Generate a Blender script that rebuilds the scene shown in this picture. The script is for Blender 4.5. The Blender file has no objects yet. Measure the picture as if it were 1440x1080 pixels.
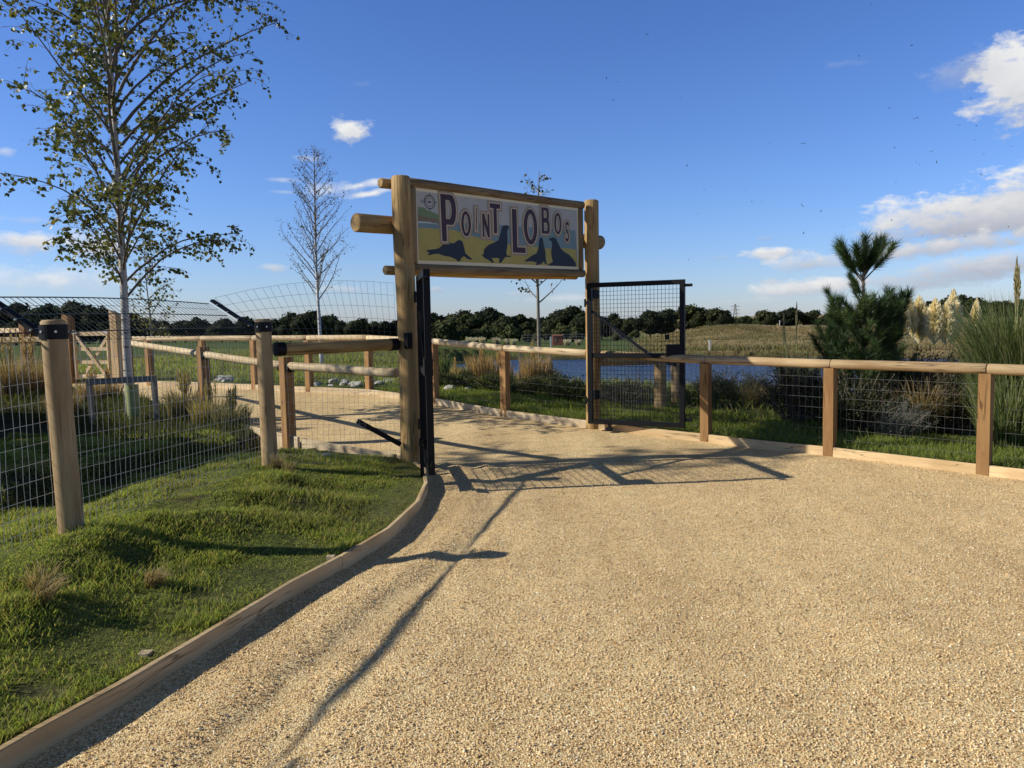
import bpy, bmesh, math, random
import numpy as np
from mathutils import Vector, Matrix, Quaternion
from mathutils.geometry import tessellate_polygon, delaunay_2d_cdt

random.seed(7)
RNG = np.random.default_rng(7)
scene = bpy.context.scene
COL = scene.collection
PI = math.pi

# ------------------------------------------------------------------ helpers
def tag(o, label=None, cat=None, group=None, kind=None):
    if label: o['label'] = label
    if cat: o['category'] = cat
    if group: o['group'] = group
    if kind: o['kind'] = kind
    return o

def thing(name, loc, label, cat, group=None, rz=0.0):
    o = bpy.data.objects.new(name, None); COL.objects.link(o)
    o.empty_display_size = 0.2
    o.location = loc; o.rotation_euler = (0, 0, rz)
    return tag(o, label, cat, group)

def link(name, me, mat, parent=None, loc=(0, 0, 0), rot=None, smooth=False):
    o = bpy.data.objects.new(name, me); COL.objects.link(o)
    if mat is not None and len(me.materials) == 0: me.materials.append(mat)
    o.location = loc
    if rot is not None: o.rotation_mode = 'QUATERNION'; o.rotation_quaternion = rot
    if parent: o.parent = parent
    if smooth:
        me.polygons.foreach_set('use_smooth', np.ones(len(me.polygons), dtype=bool))
    return o

def mesh_np(name, V, Fs, cols=None):
    """V (N,3); Fs list of int arrays (M,k)"""
    V = np.asarray(V, dtype=np.float32)
    me = bpy.data.meshes.new(name)
    me.vertices.add(len(V)); me.vertices.foreach_set('co', V.ravel())
    Fs = [np.asarray(f, dtype=np.int32) for f in Fs if len(f)]
    idx = np.concatenate([f.ravel() for f in Fs])
    tot = np.concatenate([np.full(len(f), f.shape[1], dtype=np.int32) for f in Fs])
    st = np.concatenate([[0], np.cumsum(tot)[:-1]]).astype(np.int32)
    me.loops.add(len(idx)); me.loops.foreach_set('vertex_index', idx)
    me.polygons.add(len(tot)); me.polygons.foreach_set('loop_start', st)
    try: me.polygons.foreach_set('loop_total', tot)
    except Exception: pass
    me.update(calc_edges=True)
    if cols is not None: set_col(me, cols)
    return me

def set_col(me, cols):
    cols = np.asarray(cols, dtype=np.float32)
    a = me.attributes.new('Col', 'FLOAT_COLOR', 'POINT')
    c = np.ones((len(cols), 4), dtype=np.float32); c[:, :3] = cols[:, :3]
    a.data.foreach_set('color', c.ravel())

def me_from_bm(name, bm):
    me = bpy.data.meshes.new(name); bm.to_mesh(me); bm.free(); return me

class MB:
    """collects boxes / tubes / cones into one mesh"""
    def __init__(s): s.v = []; s.f = []; s.c = []; s.cur = (1, 1, 1)
    def add(s, vs, fs):
        b = len(s.v); s.v += [tuple(p) for p in vs]; s.f += [tuple(b + i for i in f) for f in fs]
        s.c += [s.cur] * len(vs)
    def box(s, c, d, rot=None):
        x, y, z = d[0] / 2, d[1] / 2, d[2] / 2
        P = [Vector(p) for p in [(-x,-y,-z),(x,-y,-z),(x,y,-z),(-x,y,-z),(-x,-y,z),(x,-y,z),(x,y,z),(-x,y,z)]]
        if rot is not None: P = [rot @ p for p in P]
        s.add([p + Vector(c) for p in P], [(0,3,2,1),(4,5,6,7),(0,1,5,4),(1,2,6,5),(2,3,7,6),(3,0,4,7)])
    def bar(s, p0, p1, w, h, up=(0, 0, 1)):
        """rectangular bar, w across, h along up"""
        p0, p1 = Vector(p0), Vector(p1); d = (p1 - p0); L = d.length; d.normalize()
        u = Vector(up); a = d.cross(u)
        if a.length < 1e-4: a = d.cross(Vector((1, 0, 0)))
        a.normalize(); u = a.cross(d)
        a *= w / 2; u *= h / 2
        P = [p0 - a - u, p0 + a - u, p0 + a + u, p0 - a + u, p1 - a - u, p1 + a - u, p1 + a + u, p1 - a + u]
        s.add(P, [(0,1,2,3),(7,6,5,4),(1,0,4,5),(2,1,5,6),(3,2,6,7),(0,3,7,4)])
    def tube(s, pts, rad, n=6, caps=True):
        pts = [Vector(p) for p in pts]; m = len(pts)
        if not hasattr(rad, '__len__'): rad = [rad] * m
        T = []
        for i in range(m):
            t = pts[min(i + 1, m - 1)] - pts[max(i - 1, 0)]
            T.append(t.normalized() if t.length > 1e-9 else Vector((0, 0, 1)))
        a = T[0].orthogonal().normalized(); vs = []
        for i in range(m):
            a = (a - T[i] * a.dot(T[i]))
            if a.length < 1e-6: a = T[i].orthogonal()
            a.normalize(); b = T[i].cross(a)
            for k in range(n):
                th = 2 * PI * k / n
                vs.append(pts[i] + (a * math.cos(th) + b * math.sin(th)) * rad[i])
        fs = []
        for i in range(m - 1):
            for k in range(n):
                k2 = (k + 1) % n
                fs.append((i * n + k, i * n + k2, (i + 1) * n + k2, (i + 1) * n + k))
        if caps:
            fs.append(tuple(reversed(range(n)))); fs.append(tuple((m - 1) * n + k for k in range(n)))
        s.add(vs, fs)
    def quad(s, P): s.add(P, [tuple(range(len(P)))])
    def mesh(s, name, col=False):
        me = bpy.data.meshes.new(name); me.from_pydata(s.v, [], s.f); me.update()
        if col: set_col(me, s.c)
        return me
    def build(s, name, mat, parent=None, loc=(0, 0, 0), rot=None, smooth=False, col=False):
        return link(name, s.mesh(name, col), mat, parent, loc, rot, smooth)

def zquat(d):
    return Vector((0, 0, 1)).rotation_difference(Vector(d).normalized())

def log(name, p0, p1, r, mat, parent, base=(0, 0, 0), r1=None, n=20, bev=.012, wob=.006, seed=0):
    """round timber from p0 to p1 (world); local Z runs along the grain"""
    p0, p1 = Vector(p0), Vector(p1); L = (p1 - p0).length; r1 = r if r1 is None else r1
    rnd = random.Random(seed); bm = bmesh.new(); rings = []
    N = max(4, int(L / .18)); zs = [0, bev] + [bev + (L - 2 * bev) * i / N for i in range(1, N)] + [L - bev, L]
    ph = [rnd.uniform(0, 6.28) for _ in range(4)]
    for z in zs:
        t = z / L; rr = r + (r1 - r) * t
        if z == 0 or z == L: rr -= bev
        rr *= 1 + .012 * math.sin(z * 5 + ph[0])
        ox = wob * math.sin(z * 1.7 + ph[1]); oy = wob * math.sin(z * 2.1 + ph[2])
        ring = []
        for k in range(n):
            th = 2 * PI * k / n
            q = rr * (1 + .012 * math.sin(3 * th + ph[3] + z) + rnd.uniform(-.006, .006))
            ring.append(bm.verts.new((ox + q * math.cos(th), oy + q * math.sin(th), z)))
        rings.append(ring)
    for a, b in zip(rings, rings[1:]):
        for k in range(n):
            f = bm.faces.new((a[k], a[(k + 1) % n], b[(k + 1) % n], b[k])); f.smooth = True
    bm.faces.new(list(reversed(rings[0]))); bm.faces.new(rings[-1])
    return link(name, me_from_bm(name, bm), mat, parent, p0 - Vector(base), zquat(p1 - p0))

def timber(name, p0, p1, w, h, mat, parent, base=(0, 0, 0), up=(0, 0, 1), bev=.008, point=0, seed=0):
    """sawn timber p0->p1 (world), local Z along the grain; w across, h along up"""
    p0, p1 = Vector(p0), Vector(p1); d = p1 - p0; L = d.length; z = d.normalized()
    u = Vector(up); x = u.cross(z)
    if x.length < 1e-4: x = Vector((1, 0, 0))
    x.normalize(); y = z.cross(x)
    rnd = random.Random(seed + int(L * 1000))
    bm = bmesh.new(); N = max(1, int(L / .4)); rings = []
    for i in range(N + 1):
        t = L * i / N; j = lambda: rnd.uniform(-.0025, .0025)
        rings.append([bm.verts.new((sx * w / 2 + j(), sy * h / 2 + j(), t)) for sx, sy in ((-1,-1),(1,-1),(1,1),(-1,1))])
    if point:
        for k in (0, 3): rings[-1][k].co.z += point
        for k in (0, 1): rings[-1][k].co.z += point * .3
    for a, b in zip(rings, rings[1:]):
        for k in range(4): bm.faces.new((a[k], a[(k + 1) % 4], b[(k + 1) % 4], b[k]))
    bm.faces.new(list(reversed(rings[0]))); bm.faces.new(rings[-1])
    es = [e for e in bm.edges if e.is_manifold and e.calc_face_angle(0) > .6]
    if bev: bmesh.ops.bevel(bm, geom=es, offset=bev, segments=2, affect='EDGES', profile=.5)
    M = Matrix((x, y, z)).transposed()
    return link(name, me_from_bm(name, bm), mat, parent, p0 - Vector(base), M.to_quaternion())

# ------------------------------------------------------------------ materials
def newmat(name):
    m = bpy.data.materials.new(name); m.use_nodes = True
    nt = m.node_tree; b = nt.nodes['Principled BSDF']
    return m, nt, b
def N(nt, t, **kw):
    n = nt.nodes.new(t)
    for k, v in kw.items():
        if k in n.inputs: n.inputs[k].default_value = v
        else: setattr(n, k, v)
    return n
def ramp(nt, fac, stops, interp='LINEAR'):
    r = nt.nodes.new('ShaderNodeValToRGB'); r.color_ramp.interpolation = interp
    e = r.color_ramp.elements
    while len(e) < len(stops): e.new(.5)
    for i, (p, c) in enumerate(stops):
        e[i].position = p; e[i].color = (c[0], c[1], c[2], 1) if hasattr(c, '__len__') else (c, c, c, 1)
    nt.links.new(fac, r.inputs[0]); return r.outputs[0]
def mixc(nt, fac, a, b, mode='MIX'):
    m = nt.nodes.new('ShaderNodeMix'); m.data_type = 'RGBA'; m.blend_type = mode
    for s, v in ((0, fac), (6, a), (7, b)):
        if isinstance(v, bpy.types.NodeSocket): nt.links.new(v, m.inputs[s])
        else: m.inputs[s].default_value = v if s == 0 else (v[0], v[1], v[2], 1)
    return m.outputs[2]
def math_(nt, op, a, b=None, c=None, clamp=False):
    m = nt.nodes.new('ShaderNodeMath'); m.operation = op; m.use_clamp = clamp
    for i, v in enumerate((a, b, c)):
        if v is None: continue
        if isinstance(v, bpy.types.NodeSocket): nt.links.new(v, m.inputs[i])
        else: m.inputs[i].default_value = v
    return m.outputs[0]

def wood(name, c0, c1, dark, rough=.75, bump=.25, knots=True, grey=0):
    m, nt, b = newmat(name); L = nt.links.new
    tc = N(nt, 'ShaderNodeTexCoord'); oi = N(nt, 'ShaderNodeObjectInfo')
    add = N(nt, 'ShaderNodeVectorMath', operation='ADD'); mul = N(nt, 'ShaderNodeVectorMath', operation='SCALE')
    cx = N(nt, 'ShaderNodeCombineXYZ'); L(oi.outputs['Random'], cx.inputs[0]); L(oi.outputs['Random'], cx.inputs[2]); L(cx.outputs[0], mul.inputs[0]); mul.inputs['Scale'].default_value = 37
    L(tc.outputs['Object'], add.inputs[0]); L(mul.outputs[0], add.inputs[1])
    mp = N(nt, 'ShaderNodeMapping'); mp.inputs['Scale'].default_value = (1, 1, .06); L(add.outputs[0], mp.inputs[0])
    n1 = N(nt, 'ShaderNodeTexNoise', Scale=38.0, Detail=5.0, Roughness=.65); L(mp.outputs[0], n1.inputs[0])
    mp2 = N(nt, 'ShaderNodeMapping'); mp2.inputs['Scale'].default_value = (1, 1, .22); L(add.outputs[0], mp2.inputs[0])
    n2 = N(nt, 'ShaderNodeTexNoise', Scale=9.0, Detail=4.0); L(mp2.outputs[0], n2.inputs[0])
    n3 = N(nt, 'ShaderNodeTexNoise', Scale=2.2, Detail=3.0); L(add.outputs[0], n3.inputs[0])
    col = mixc(nt, ramp(nt, n1.outputs[0], [(.3, 0), (.7, 1)]), c0, c1)
    col = mixc(nt, ramp(nt, n2.outputs[0], [(.46, 0), (.70, .85)]), col, dark)
    col = mixc(nt, ramp(nt, n3.outputs[0], [(.35, .35), (.7, 0)]), col, tuple(x * .7 for x in dark))
    mc = N(nt, 'ShaderNodeMapping'); mc.inputs['Scale'].default_value = (1, 1, .045); L(add.outputs[0], mc.inputs[0])
    n5 = N(nt, 'ShaderNodeTexNoise', Scale=17.0, Detail=2.0, Distortion=.4); L(mc.outputs[0], n5.inputs[0])
    crack = ramp(nt, n5.outputs[0], [(.475, 0), (.5, 1), (.525, 0)])
    gate = ramp(nt, n3.outputs[0], [(.44, 0), (.54, 1)])
    crack = math_(nt, 'MULTIPLY', crack, gate)
    col = mixc(nt, math_(nt, 'MULTIPLY', crack, .8), col, tuple(x * .22 for x in dark))
    hgt = math_(nt, 'SUBTRACT', n1.outputs[0], math_(nt, 'MULTIPLY', crack, 1.2))
    if knots:
        mk = N(nt, 'ShaderNodeMapping'); mk.inputs['Scale'].default_value = (1, 1, .45); L(add.outputs[0], mk.inputs[0])
        vo = N(nt, 'ShaderNodeTexVoronoi', Scale=5.5); L(mk.outputs[0], vo.inputs[0])
        k = ramp(nt, vo.outputs['Distance'], [(.05, .55), (.13, 0)])
        col = mixc(nt, k, col, tuple(x * .35 for x in dark))
    if grey: 
        col = mixc(nt, grey, col, (.3, .28, .25))
    hv = nt.nodes.new('ShaderNodeMix'); hv.data_type = 'RGBA'; hv.blend_type = 'MULTIPLY'; hv.inputs[0].default_value = 1
    L(col, hv.inputs[6]); L(ramp(nt, oi.outputs['Random'], [(0, .82), (1, 1.12)]), hv.inputs[7])
    L(hv.outputs[2], b.inputs['Base Color'])
    b.inputs['Roughness'].default_value = rough; b.inputs['Specular IOR Level'].default_value = .25
    bp = N(nt, 'ShaderNodeBump', Strength=bump, Distance=.006); L(hgt, bp.inputs['Height']); L(bp.outputs[0], b.inputs['Normal'])
    return m

def plain(name, c, rough=.5, metal=0, var=.25, scale=30, bump=0, spec=.4):
    m, nt, b = newmat(name); L = nt.links.new
    tc = N(nt, 'ShaderNodeTexCoord'); n = N(nt, 'ShaderNodeTexNoise', Scale=float(scale), Detail=4.0); L(tc.outputs['Object'], n.inputs[0])
    col = mixc(nt, n.outputs[0], tuple(x * (1 - var) for x in c), tuple(min(1, x * (1 + var)) for x in c))
    L(col, b.inputs['Base Color']); b.inputs['Roughness'].default_value = rough; b.inputs['Metallic'].default_value = metal
    b.inputs['Specular IOR Level'].default_value = spec
    if bump:
        bp = N(nt, 'ShaderNodeBump', Strength=bump, Distance=.01); L(n.outputs[0], bp.inputs['Height']); L(bp.outputs[0], b.inputs['Normal'])
    return m

def leafmat(name, mul=(1, 1, 1), trans=.35, rough=.5, spec=.3, rand=.0):
    """colour from the Col attribute; diffuse + translucent"""
    m, nt, b = newmat(name); L = nt.links.new
    at = N(nt, 'ShaderNodeAttribute', attribute_name='Col')
    col = mixc(nt, 1.0, at.outputs['Color'], mul, 'MULTIPLY')
    if rand:
        oi = N(nt, 'ShaderNodeObjectInfo')
        col = mixc(nt, 1.0, col, ramp(nt, oi.outputs['Random'], [(0, (1 - rand, 1 - rand, 1 - rand)), (.5, (1 + rand * .6, 1 + rand * .3, 1 - rand * .3)), (1, (1 + rand * .1, 1 + rand * .5, 1.0))]), 'MULTIPLY')
    L(col, b.inputs['Base Color']); b.inputs['Roughness'].default_value = rough; b.inputs['Specular IOR Level'].default_value = spec
    if trans:
        tr = N(nt, 'ShaderNodeBsdfTranslucent'); L(mixc(nt, 1.0, col, (1.5, 1.45, .8), 'MULTIPLY'), tr.inputs[0])
        mx = N(nt, 'ShaderNodeMixShader'); mx.inputs[0].default_value = trans
        L(b.outputs[0], mx.inputs[1]); L(tr.outputs[0], mx.inputs[2])
        L(mx.outputs[0], nt.nodes['Material Output'].inputs[0])
    return m

M = {}
M['log'] = wood('round_post_timber', (.46, .28, .105), (.60, .40, .17), (.30, .16, .055), bump=.3)
M['log_pale'] = wood('peeled_pale_timber', (.50, .34, .165), (.62, .45, .24), (.33, .195, .085), bump=.45)
M['rail'] = wood('pale_rail_timber', (.62, .47, .27), (.72, .57, .36), (.50, .34, .17), rough=.7, bump=.2)
M['rail_dark'] = wood('tan_rail_timber', (.47, .32, .16), (.60, .44, .24), (.33, .2, .09), rough=.7, bump=.2)
M['square'] = wood('brown_square_timber', (.36, .19, .068), (.47, .27, .105), (.25, .12, .04), bump=.2)
M['board'] = wood('edging_board_timber', (.66, .46, .235), (.76, .56, .31), (.50, .33, .15), bump=.25)
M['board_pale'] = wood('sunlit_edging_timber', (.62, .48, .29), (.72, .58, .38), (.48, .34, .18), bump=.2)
M['greywood'] = wood('weathered_grey_timber', (.22, .19, .15), (.3, .27, .22), (.13, .11, .09), bump=.3, grey=.3)
M['signframe'] = wood('sign_frame_timber', (.27, .18, .09), (.36, .26, .14), (.17, .1, .045), bump=.3)
M['black'] = plain('black_painted_steel', (.006, .006, .007), rough=.5, var=.4, scale=60, spec=.2)
M['wire'] = plain('galvanised_wire', (.50, .48, .43), rough=.45, metal=.35, var=.2)
M['wire_dull'] = plain('dull_fence_wire', (.10, .095, .085), rough=.5, metal=.4, var=.2)
M['bolt'] = plain('zinc_bolt', (.55, .54, .5), rough=.35, metal=.8, var=.2)

# ------------------------------------------------------------------ plan of the site
QF = [(9.6, 1.5), (6.95, 4.4), (5.32, 5.95), (4.35, 7.0), (3.38, 8.1), (2.31, 9.1), (1.08, 10.06), (-.1, 10.92), (-1.21, 12.0), (-2.45, 13.15), (-3.66, 13.84), (-4.9, 14.6), (-6.2, 15.4), (-7.6, 16.1), (-8.52, 16.75), (-9.75, 17.25), (-11.2, 17.7), (-12.7, 18.2), (-16, 19.3)]
KF = [(-4.6, -4), (-3.0, -.6), (-2.42, .6), (-2.0, 1.72), (-1.7, 2.62), (-1.58, 2.94), (-1.45, 3.36), (-1.22, 4.15), (-1.04, 4.62), (-.86, 5.2), (-.75, 6.0), (-.76, 6.7), (-.85, 7.35), (-.98, 7.7), (-1.25, 8.02), (-1.75, 8.5), (-2.62, 9.28), (-4.25, 10.78), (-6.15, 12.85), (-8.9, 14.9), (-12.5, 16.4), (-16, 17.5)]
PATH = KF + list(reversed(QF)) + [(12.5, -1.6), (12.5, -4)]
P1, P2, P0 = (-2.67, 4.56), (-2.20, 6.88), (-3.17, 2.1)
GL, GR = (-1.06, 7.88), (1.06, 10.05)
POND = [(-3.4, 38), (-2.9, 34), (-1.3, 28), (.6, 24.6), (2.3, 21.5), (3.8, 19), (5.2, 16.8), (8, 14.8), (14, 14.5), (24, 19), (25, 33), (14, 40), (4, 41.5), (-1, 42.5)]
WATER_Z = -.7

def seg_dist(X, Y, poly, closed=False):
    """min distance and side sign (+ = left of travel direction) to polyline"""
    P = np.array(poly, dtype=float)
    if closed: P = np.vstack([P, P[:1]])
    best = np.full(X.shape, 1e9); side = np.ones(X.shape)
    for (ax, ay), (bx, by) in zip(P[:-1], P[1:]):
        dx, dy = bx - ax, by - ay; L2 = dx * dx + dy * dy
        t = np.clip(((X - ax) * dx + (Y - ay) * dy) / L2, 0, 1)
        d = np.hypot(X - ax - t * dx, Y - ay - t * dy)
        s = np.sign(dx * (Y - ay) - dy * (X - ax))
        m = d < best - 1e-9; best = np.where(m, d, best); side = np.where(m, s, side)
    return best, side
def inside(X, Y, poly):
    P = np.array(poly, dtype=float); c = np.zeros(X.shape, dtype=bool)
    j = len(P) - 1
    for i in range(len(P)):
        xi, yi = P[i]; xj, yj = P[j]
        if yi != yj:
            cond = ((yi > Y) != (yj > Y)) & (X < (xj - xi) * (Y - yi) / (yj - yi) + xi)
            c ^= cond
        j = i
    return c
def sdist(X, Y, poly):
    """signed distance, negative inside"""
    d, _ = seg_dist(X, Y, poly, True); return np.where(inside(X, Y, poly), -d, d)
def sm(a, b, x):
    t = np.clip((x - a) / (b - a), 0, 1); return t * t * (3 - 2 * t)

def vnoise(X, Y, seed=0):
    """smooth value noise, numpy"""
    xi = np.floor(X).astype(np.int64); yi = np.floor(Y).astype(np.int64); fx = X - xi; fy = Y - yi
    def h(a, b):
        n = (a * 374761393 + b * 668265263 + seed * 982451653) & 0x7fffffff
        n = ((n ^ (n >> 13)) * 1274126177) & 0x7fffffff
        return ((n ^ (n >> 16)) & 0xffff) / 65535.0
    u = fx * fx * (3 - 2 * fx); v = fy * fy * (3 - 2 * fy)
    return (h(xi, yi) * (1 - u) + h(xi + 1, yi) * u) * (1 - v) + (h(xi, yi + 1) * (1 - u) + h(xi + 1, yi + 1) * u) * v
def fbm(X, Y, seed=0, o=4):
    r = 0; a = .5
    for i in range(o): r = r + a * vnoise(X * 2 ** i, Y * 2 ** i, seed + i); a *= .5
    return r

def zpath(Y): return .27 * sm(8.5, 13.5, Y)
LUMPS = [(-2.45, 4.35, .26, .33, .13), (-2.0, 5.05, .28, .22, .11), (-1.65, 5.75, .30, .2, .08), (-2.25, 3.45, .3, .24, .12), (-2.05, 2.75, .24, .24, .08),
         (-1.7, 3.95, .22, .17, .05), (-2.8, 2.8, .35, .4, .10), (-2.0, 6.3, .3, .28, .07), (-1.5, 4.95, .3, .25, .04), (-2.55, 3.9, .22, .2, .08), (-1.95, 3.1, .17, .16, .07), (-2.1, 5.55, .2, .14, .08), (-2.35, 4.9, .18, .15, .07)]

def terrain(X, Y):
    X = np.asarray(X, float); Y = np.asarray(Y, float)
    dq, sq = seg_dist(X, Y, QF); e = -dq * sq          # >0 beyond the far fence
    e = np.where((Y < -2) & (X < 9), -1, e)
    z = zpath(Y) + .085
    # lawn and berm along the mesh fence
    fx, fy = P2[0] - P0[0], P2[1] - P0[1]; L = math.hypot(fx, fy)
    dF = -((X - P0[0]) * fy - (Y - P0[1]) * fx) / L
    dF = dF                                              # >0 on the enclosure side
    near = sm(.5, 2, Y) * (1 - sm(8.2, 10, Y))
    dk, sk = seg_dist(X, Y, KF)
    z = z - np.where((sk > 0) | (dk < .03), .025, 0)
    lawn = np.where(sk > 0, sm(.15, .9, dk), 0)
    z = z + np.where(sk > 0, sm(.1, 1.7, dk), 0) * near * .14 * (1 - .0 * sm(1.5, 3, dF))
    for (lx, ly, sx, sy, a) in LUMPS:
        z = z + lawn * 1.0 * a * np.exp(-((X - lx) / sx) ** 2 - ((Y - ly) / sy) ** 2)
    z = z + lawn * (fbm(X * 2.3, Y * 2.3, 3) - .47) * .11 * (1 - sm(9, 14, Y))
    # ditch and bank inside the enclosure
    enc = sm(1.5, 3, Y) * (1 - sm(9.8, 11.5, Y)) * np.where(sk > 0, 1, 0)
    z = z + enc * (-.15 * sm(.5, 1.1, dF) + .17 * sm(1.5, 1.7, dF) * (1 - .3 * sm(2, 6, dF)))
    # beyond the far fence
    a = X / np.maximum(Y, .1); R = np.hypot(X, Y)
    wl = sm(-5.5, -.5, X - .02 * (Y - 10))
    drop = sm(.9, 9, e) * (.72 * wl + .22 * (1 - wl))
    drop = drop * (.6 + .4 * sm(.9, 9, e))
    zo = zpath(Y) + .05 - drop + (fbm(X * 1.1, Y * 1.1, 9) - .47) * .16 * sm(1.0, 3, e)
    zf = np.interp(a, [-1, -.45, -.1, .15, .32, .6], [-1.6, -2.2, -4.0, -3.9, -2.4, -.9])
    tf = np.clip((R - 45) / 155, 0, 1)
    zo = zo * (1 - tf) + zf * tf
    zo = zo + np.where(R > 40, (fbm(X * .12, Y * .12, 5) - .47) * .7 * sm(48, 80, R), 0)
    zo = zo + 1.6 * np.exp(-((X - 30) / 9) ** 2 - ((Y - 108) / 14) ** 2) + 1.1 * np.exp(-((X - 47) / 12) ** 2 - ((Y - 118) / 12) ** 2) - .5*np.exp(-((X - 34) / 3) ** 2 - ((Y - 97) / 5) ** 2)
    z = np.where(e > 0, zo, z)
    dp = sdist(X, Y, POND)
    bed = WATER_Z - .6 * sm(0, 2.0, -dp)
    z = np.where(dp < 0, np.minimum(z, bed), np.where((dp < 5) & (e > 0), np.maximum(z, WATER_Z + .05 * np.minimum(dp, 1)), z))
    z = np.where((dp >= 0) & (dp < 1.2) & (e > 2), np.minimum(z, WATER_Z + .02 + dp * .16), z)
    return z
def tz(x, y): return float(terrain(np.array([x]), np.array([y]))[0])

# ------------------------------------------------------------------ camera
H, YH, ROLL, F = 1.5, 450.0, .018, 1080.0
pit = math.atan((540 - YH) / F)
fw = Vector((0, math.cos(pit), -math.sin(pit))); up0 = Vector((0, math.sin(pit), math.cos(pit))); rt0 = Vector((1, 0, 0))
rt = rt0 * math.cos(ROLL) - up0 * math.sin(ROLL); up = rt0 * math.sin(ROLL) + up0 * math.cos(ROLL)
cam = bpy.data.cameras.new('camera'); co = bpy.data.objects.new('camera', cam); COL.objects.link(co)
co.matrix_world = Matrix(((rt.x, up.x, -fw.x, 0), (rt.y, up.y, -fw.y, 0), (rt.z, up.z, -fw.z, H), (0, 0, 0, 1)))
cam.sensor_width = 36; cam.lens = 27; cam.clip_end = 6000; cam.clip_start = .05
scene.camera = co
def sight(u, v):
    """direction of a point of the photograph (used to measure the site once)"""
    return (fw + rt * ((u - 720) / F) + up * ((540 - v) / F)).normalized()

# ------------------------------------------------------------------ sun and sky
SUN_EL = math.radians(30.5); SUN_AZ = math.radians(186)      # direction towards the sun, from +X counter-clockwise
sd = Vector((math.cos(SUN_AZ) * math.cos(SUN_EL), math.sin(SUN_AZ) * math.cos(SUN_EL), math.sin(SUN_EL)))
sun = bpy.data.lights.new('sun', 'SUN'); sun.energy = 5.0; sun.angle = math.radians(.5); sun.color = (1, .965, .87)
so = bpy.data.objects.new('sun', sun); COL.objects.link(so); so.rotation_mode = 'QUATERNION'; so.rotation_quaternion = (-sd).to_track_quat('-Z', 'Y')
so.location = (-20, -2, 20)

def make_world():
    w = bpy.data.worlds.new('World'); scene.world = w; w.use_nodes = True
    nt = w.node_tree; L = nt.links.new; bg = nt.nodes['Background']
    sky = N(nt, 'ShaderNodeTexSky'); sky.sky_type = 'NISHITA'; sky.sun_disc = False
    sky.sun_elevation = SUN_EL; sky.sun_rotation = PI / 2 - SUN_AZ
    sky.air_density = 1.0; sky.dust_density = .25; sky.ozone_density = 2.2; sky.altitude = 60
    tc = N(nt, 'ShaderNodeTexCoord'); sep = N(nt, 'ShaderNodeSeparateXYZ'); L(tc.outputs['Generated'], sep.inputs[0])
    col = mixc(nt, 1.0, sky.outputs[0], ramp(nt, sep.outputs[2], [(.0, (.96, 1.14, 1.74)), (.15, (.86, 1.15, 1.80)), (.40, (.72, 1.06, 1.76)), (.60, (.42, .46, .52)), (1, (.30, .31, .33))]), 'MULTIPLY')  # sky dimmed and greyed high overhead to cut its blue fill in shadows
    az = math_(nt, 'ARCTAN2', sep.outputs[0], sep.outputs[1]); el = math_(nt, 'ARCSINE', sep.outputs[2])
    # turbulence in angular space
    cb = N(nt, 'ShaderNodeCombineXYZ'); L(az, cb.inputs[0]); L(el, cb.inputs[1])
    mp = N(nt, 'ShaderNodeMapping'); mp.inputs['Scale'].default_value = (1, 1.9, 1); L(cb.outputs[0], mp.inputs[0])
    n1 = N(nt, 'ShaderNodeTexNoise', Scale=26.0, Detail=7.0, Roughness=.6); L(mp.outputs[0], n1.inputs[0])
    n2 = N(nt, 'ShaderNodeTexNoise', Scale=60.0, Detail=5.0, Roughness=.6); L(mp.outputs[0], n2.inputs[0])
    nz = math_(nt, 'ADD', math_(nt, 'MULTIPLY', math_(nt, 'SUBTRACT', n1.outputs[0], .5), 2.2), math_(nt, 'MULTIPLY', math_(nt, 'SUBTRACT', n2.outputs[0], .5), .9))
    def cloud(u, v, hw, hh, dens, white, soft=.8, tilt=0.0):
        nonlocal col
        d = sight(u, v); a0 = math.atan2(d.x, d.y); e0 = math.asin(d.z)
        x = math_(nt, 'SUBTRACT', az, a0); y = math_(nt, 'SUBTRACT', el, e0)
        if tilt: y = math_(nt, 'SUBTRACT', y, math_(nt, 'MULTIPLY', x, tilt))
        x = math_(nt, 'DIVIDE', x, hw / F); y = math_(nt, 'DIVIDE', y, hh / F)
        r = math_(nt, 'SQRT', math_(nt, 'ADD', math_(nt, 'MULTIPLY', x, x), math_(nt, 'MULTIPLY', y, y)))
        m = math_(nt, 'SUBTRACT', math_(nt, 'ADD', 1.0, nz), r)
        m = math_(nt, 'MULTIPLY', math_(nt, 'DIVIDE', m, soft, clamp=True), dens)
        # lit top and left, grey base
        sh = math_(nt, 'ADD', math_(nt, 'MULTIPLY', y, .42), math_(nt, 'MULTIPLY', x, -.10))
        sh = math_(nt, 'ADD', math_(nt, 'ADD', sh, white), math_(nt, 'MULTIPLY', nz, .35), clamp=True)
        cc = mixc(nt, sh, (4.5, 4.85, 6.0), (10.3, 10.3, 10.2))
        col = mixc(nt, m, col, cc)
    for c in CLOUDS: cloud(*c)
    L(col, bg.inputs[0]); bg.inputs[1].default_value = .085
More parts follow.
